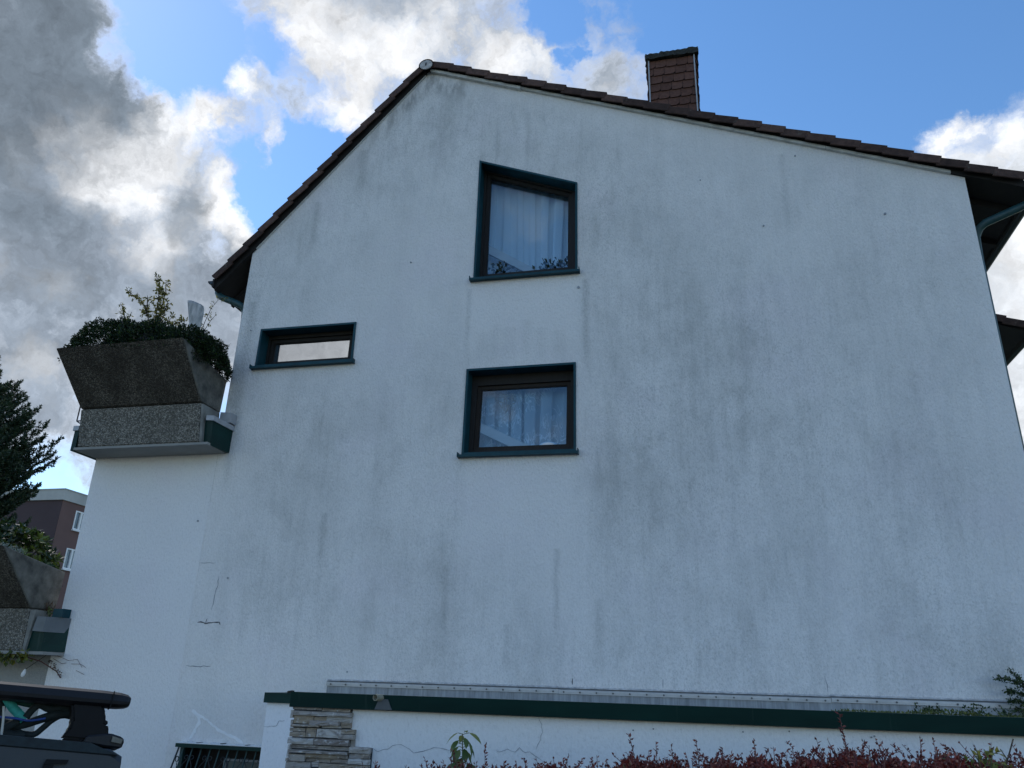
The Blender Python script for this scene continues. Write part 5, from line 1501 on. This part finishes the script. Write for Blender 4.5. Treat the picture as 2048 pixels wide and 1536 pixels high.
branchy('seedling', 'yellowing leafy seedling growing through the red hedge at its right end', 'seedling', (1.12, 4.0, -.6), [
    ([(1.14, 4.0, .6), (1.12, 4.0, 1.25), (1.10, 4.0, 1.36), (1.075, 4.0, 1.41)], 50),
    ([(1.12, 4.0, 1.25), (1.15, 4.0, 1.37), (1.165, 4.0, 1.42)], 60),
    ([(1.12, 4.0, 1.2), (1.18, 3.98, 1.33), (1.20, 3.98, 1.38)], 50),
    ([(1.12, 4.0, 1.2), (1.06, 3.98, 1.33), (1.04, 3.98, 1.36)], 50)], M['yleaf'], .036, .017, 3, M['stem_green'], .004, .3, 8, .06)

# ------------------------------------------------------------------ parked car with roof bar (its rear roof corner shows at lower left)
CR = (-2.007, 1.021, -.075)
car = thing('parked_car', 'dark grey parked car with a black roof bar at the lower left', 'car', CR, None, (R(-7), R(5.5), R(43)))
def cb(mb, name, mat, parent=None, smooth=False, **k):
    me = mb.mesh(name, mat, smooth)
    o = bpy.data.objects.new(name, me); COL.objects.link(o)
    o.parent = parent or car
    for a, b in k.items(): o[a] = b
    return o
def lx(x): return .85 + 1.5 * (x - .85)
def lz(z): return 1.6 + 1.5 * (z - 1.6)
prof = [(.02, .32), (-.06, .50), (-.07, .85), (-.03, 1.10), (.0, 1.585), (.012, 1.600), (.06, 1.604), (.5, 1.60), (1.3, 1.575), (2.0, 1.50), (2.45, 1.38), (3.15, 1.02), (3.9, .93), (4.2, .80), (4.27, .55), (4.2, .32)]
mb = MB()
v, f = [], []
sect = ((-.90, .0), (-.885, .0), (-.85, .0), (.85, .0), (.885, .0), (.90, .0))
n_ = len(prof)
def half(z): return .90 if z < 1.05 else .90 - (z - 1.05) * .085
for sgn, ins in ((-1, 0), (-1, .03), (1, .03), (1, 0)):
    for (y, z) in prof:
        edge = ins == 0
        v.append((sgn * (half(z) - ins), y, z - (.014 if edge and z > 1.5 else 0)))
for s in range(3):
    for i in range(n_):
        j = (i + 1) % n_
        f.append((s * n_ + i, s * n_ + j, (s + 1) * n_ + j, (s + 1) * n_ + i))
f.append(tuple(range(n_))); f.append(tuple(range(3 * n_, 4 * n_)))
body = cb(mb.add(v, f), 'body', M['carbody'])
cb(MB().hexa([(-.70, -.012, 1.13), (.70, -.012, 1.13), (.70, .05, 1.13), (-.70, .05, 1.13), (-.66, .000, 1.47), (.66, .000, 1.47), (.66, .05, 1.47), (-.66, .05, 1.47)]), 'rear_window', M['bglass'])
for s in (-1, 1):
    for (y0, y1) in ((.25, .95), (1.05, 1.75), (1.85, 2.45)):
        cb(MB().hexa([(s * .875, y0, 1.08), (s * .902, y0, 1.08), (s * .902, y1, 1.08), (s * .875, y1, 1.08), (s * .845, y0 + .05, 1.42), (s * .873, y0 + .05, 1.42), (s * .873, y1 - .08, 1.42), (s * .845, y1 - .08, 1.42)]), 'side_window', M['bglass'])
    cb(MB().box(s * .88 - .05, s * .88 + .03, -.075, -.01, .75, 1.05), 'tail_light', M['stem_red'])
    for y in (.75, 3.45):
        wv2 = MB().tube([(s * .72, y, .24), (s * .90, y, .24)], .32, 20)
        wo = cb(wv2, 'wheel', M['rubber'], None, False)
        cb(MB().tube([(s * .902, y, .24), (s * .912, y, .24)], .20, 16), 'rim', M['latch'], wo)
# handle recess on the tailgate
hb = MB()
hx = lambda q: [(lx(x), lz(z)) for x, z in q]
hb.prism(hx([(.742, 1.570), (.774, 1.573), (.7755, 1.579), (.744, 1.5775)]), -.012, .004)
hb.prism(hx([(.742, 1.560), (.756, 1.5625), (.7565, 1.5705), (.742, 1.5695)]), -.012, .004)
cb(hb, 'tailgate_handle', M['blackplastic'])
# roof strip seal
cb(MB().hexa([(-.78, -.004, 1.588), (lx(.845), -.004, 1.588), (lx(.845), .02, 1.590), (-.78, .02, 1.590), (-.78, .002, 1.606), (lx(.80), .002, 1.609), (lx(.80), .02, 1.611), (-.78, .02, 1.607)]), 'roof_seal', M['strap_dark'])
def rack(y0, parent):
    yb_ = y0
    root_name = 'roof_bar'
    n = 10
    bar = MB()
    # aerofoil profile in (y,z) swept along x, slightly tilted; rounded right end
    pr_ = [(-.045, -.004), (-.040, .012), (-.02, .020), (.01, .022), (.04, .012), (.05, -.004), (.04, -.016), (0, -.021), (-.03, -.019), (-.043, -.012)]
    xs_ = [(-.95, 1), (.60, 1), (lx(.800), 1), (lx(.828), .93), (lx(.840), .78), (lx(.8455), .55)]
    xs_[0] = (-.80, 1)
    vv, ff = [], []
    for i, (x, s) in enumerate(xs_):
        zc = lz(1.676) + (lx(.745) - x) * (-.028)
        for (a, b) in pr_:
            vv.append((x, yb_ + a * (.6 + .4 * s), zc + b * s - (1 - s) * .004))
    m = len(pr_)
    for i in range(len(xs_) - 1):
        for k in range(m):
            ff.append((i * m + k, i * m + (k + 1) % m, (i + 1) * m + (k + 1) % m, (i + 1) * m + k))
    ff.append(tuple(range(m))); ff.append(tuple((len(xs_) - 1) * m + k for k in range(m)))
    b = cb(bar.add(vv, ff), 'roof_bar', M['bar'])
    tri = MB()
    tri.box(lx(.815), lx(.8165), yb_ - .0465, yb_ + .0, lz(1.663), lz(1.69))
    cb(tri, 'end_cap_joint', M['blackplastic'], b)
    foot = [(.756, 1.6655), (.765, 1.640), (.764, 1.628), (.757, 1.611), (.80, 1.611), (.828, 1.614), (.8255, 1.627), (.8205, 1.6395), (.8165, 1.641), (.8125, 1.655), (.806, 1.6665)]
    ft = MB().prism([(lx(x), lz(z)) for x, z in foot], yb_ - .035, yb_ + .05)
    fo = cb(ft, 'bar_foot', M['blackplastic'])
    bevel(fo, .006, 2)
    pad = [(.790, 1.606), (.826, 1.6035), (.8495, 1.603), (.8515, 1.6155), (.846, 1.6205), (.8275, 1.6245), (.793, 1.618)]
    pd = cb(MB().prism([(lx(x), lz(z)) for x, z in pad], yb_ - .06, yb_ + .06), 'foot_pad', M['bar'])
    bevel(pd, .004, 1)
    cb(MB().prism([(lx(x), lz(z)) for x, z in [(.831, 1.6115), (.8465, 1.610), (.8475, 1.6165), (.831, 1.620)]], yb_ - .068, yb_ - .0605), 'latch', M['latch'], pd)
    # far side foot, mirrored
    fo2 = cb(MB().prism([(-lx(x), lz(z)) for x, z in foot][::-1], yb_ - .035, yb_ + .05), 'bar_foot', M['blackplastic'])
rack(.09, car)
# straps knotted round the bar; tension straps and a cord hang below it
straps = thing('tie_down_straps', 'tangle of teal and black tie down straps with blue cord hanging under the roof bar', 'strap', CR, None, (R(-7), R(5.5), R(43)))
def strap(pts, r, mat, name='strap', flat=1.0, y=.13, n=6):
    # smooth the course
    P_ = [Vector((lx(x), y * 1.0 + dy, lz(z))) for x, z, dy in pts]
    out_ = []
    m = len(P_)
    for i in range(m - 1):
        p0, p1, p2, p3 = P_[max(0, i - 1)], P_[i], P_[i + 1], P_[min(m - 1, i + 2)]
        for k in range(6):
            t = k / 6
            out_.append(.5 * ((2 * p1) + (-p0 + p2) * t + (2 * p0 - 5 * p1 + 4 * p2 - p3) * t * t + (-p0 + 3 * p1 - 3 * p2 + p3) * t ** 3))
    out_.append(P_[-1])
    mb = MB().tube(out_, r, n, None, True, flat)
    o = cb(mb, name, M[mat], straps, True)
    return o
strap([(.66, 1.668, 0), (.672, 1.655, 0), (.684, 1.646, 0), (.697, 1.636, 0)], .012, 'strap_teal', flat=.35)
strap([(.664, 1.668, .01), (.690, 1.664, .02), (.712, 1.663, .02), (.735, 1.665, .02)], .011, 'strap_green', flat=.5)
strap([(.655, 1.668, .02), (.657, 1.65, .02), (.661, 1.634, .02), (.667, 1.622, .02)], .013, 'strap_dark', flat=.6)
strap([(.772, 1.655, 0), (.752, 1.651, 0), (.735, 1.647, 0), (.715, 1.638, .01), (.694, 1.629, .01), (.668, 1.629, .01)], .0115, 'strap_dark', flat=.6)
strap([(.775, 1.648, .01), (.752, 1.650, .01), (.738, 1.641, .01), (.728, 1.628, .01), (.718, 1.617, .01), (.700, 1.616, .01), (.685, 1.622, .02), (.668, 1.624, .02)], .0085, 'strap_dark', flat=.7)
strap([(.77, 1.662, .0), (.745, 1.660, .0), (.728, 1.657, .0), (.712, 1.662, .0), (.703, 1.652, .0), (.698, 1.640, .0)], .010, 'strap_dark', flat=.7)
strap([(.69, 1.634, 0), (.678, 1.626, 0), (.672, 1.616, 0), (.69, 1.612, 0), (.705, 1.614, 0)], .011, 'strap_dark', flat=.7)
strap([(.660, 1.636, -.02), (.682, 1.6365, -.02), (.704, 1.635, -.02), (.727, 1.641, -.02)], .003, 'strap_blue', 'cord')
strap([(.661, 1.652, -.03), (.667, 1.632, -.03), (.672, 1.608, -.03)], .0032, 'lath', 'rod')
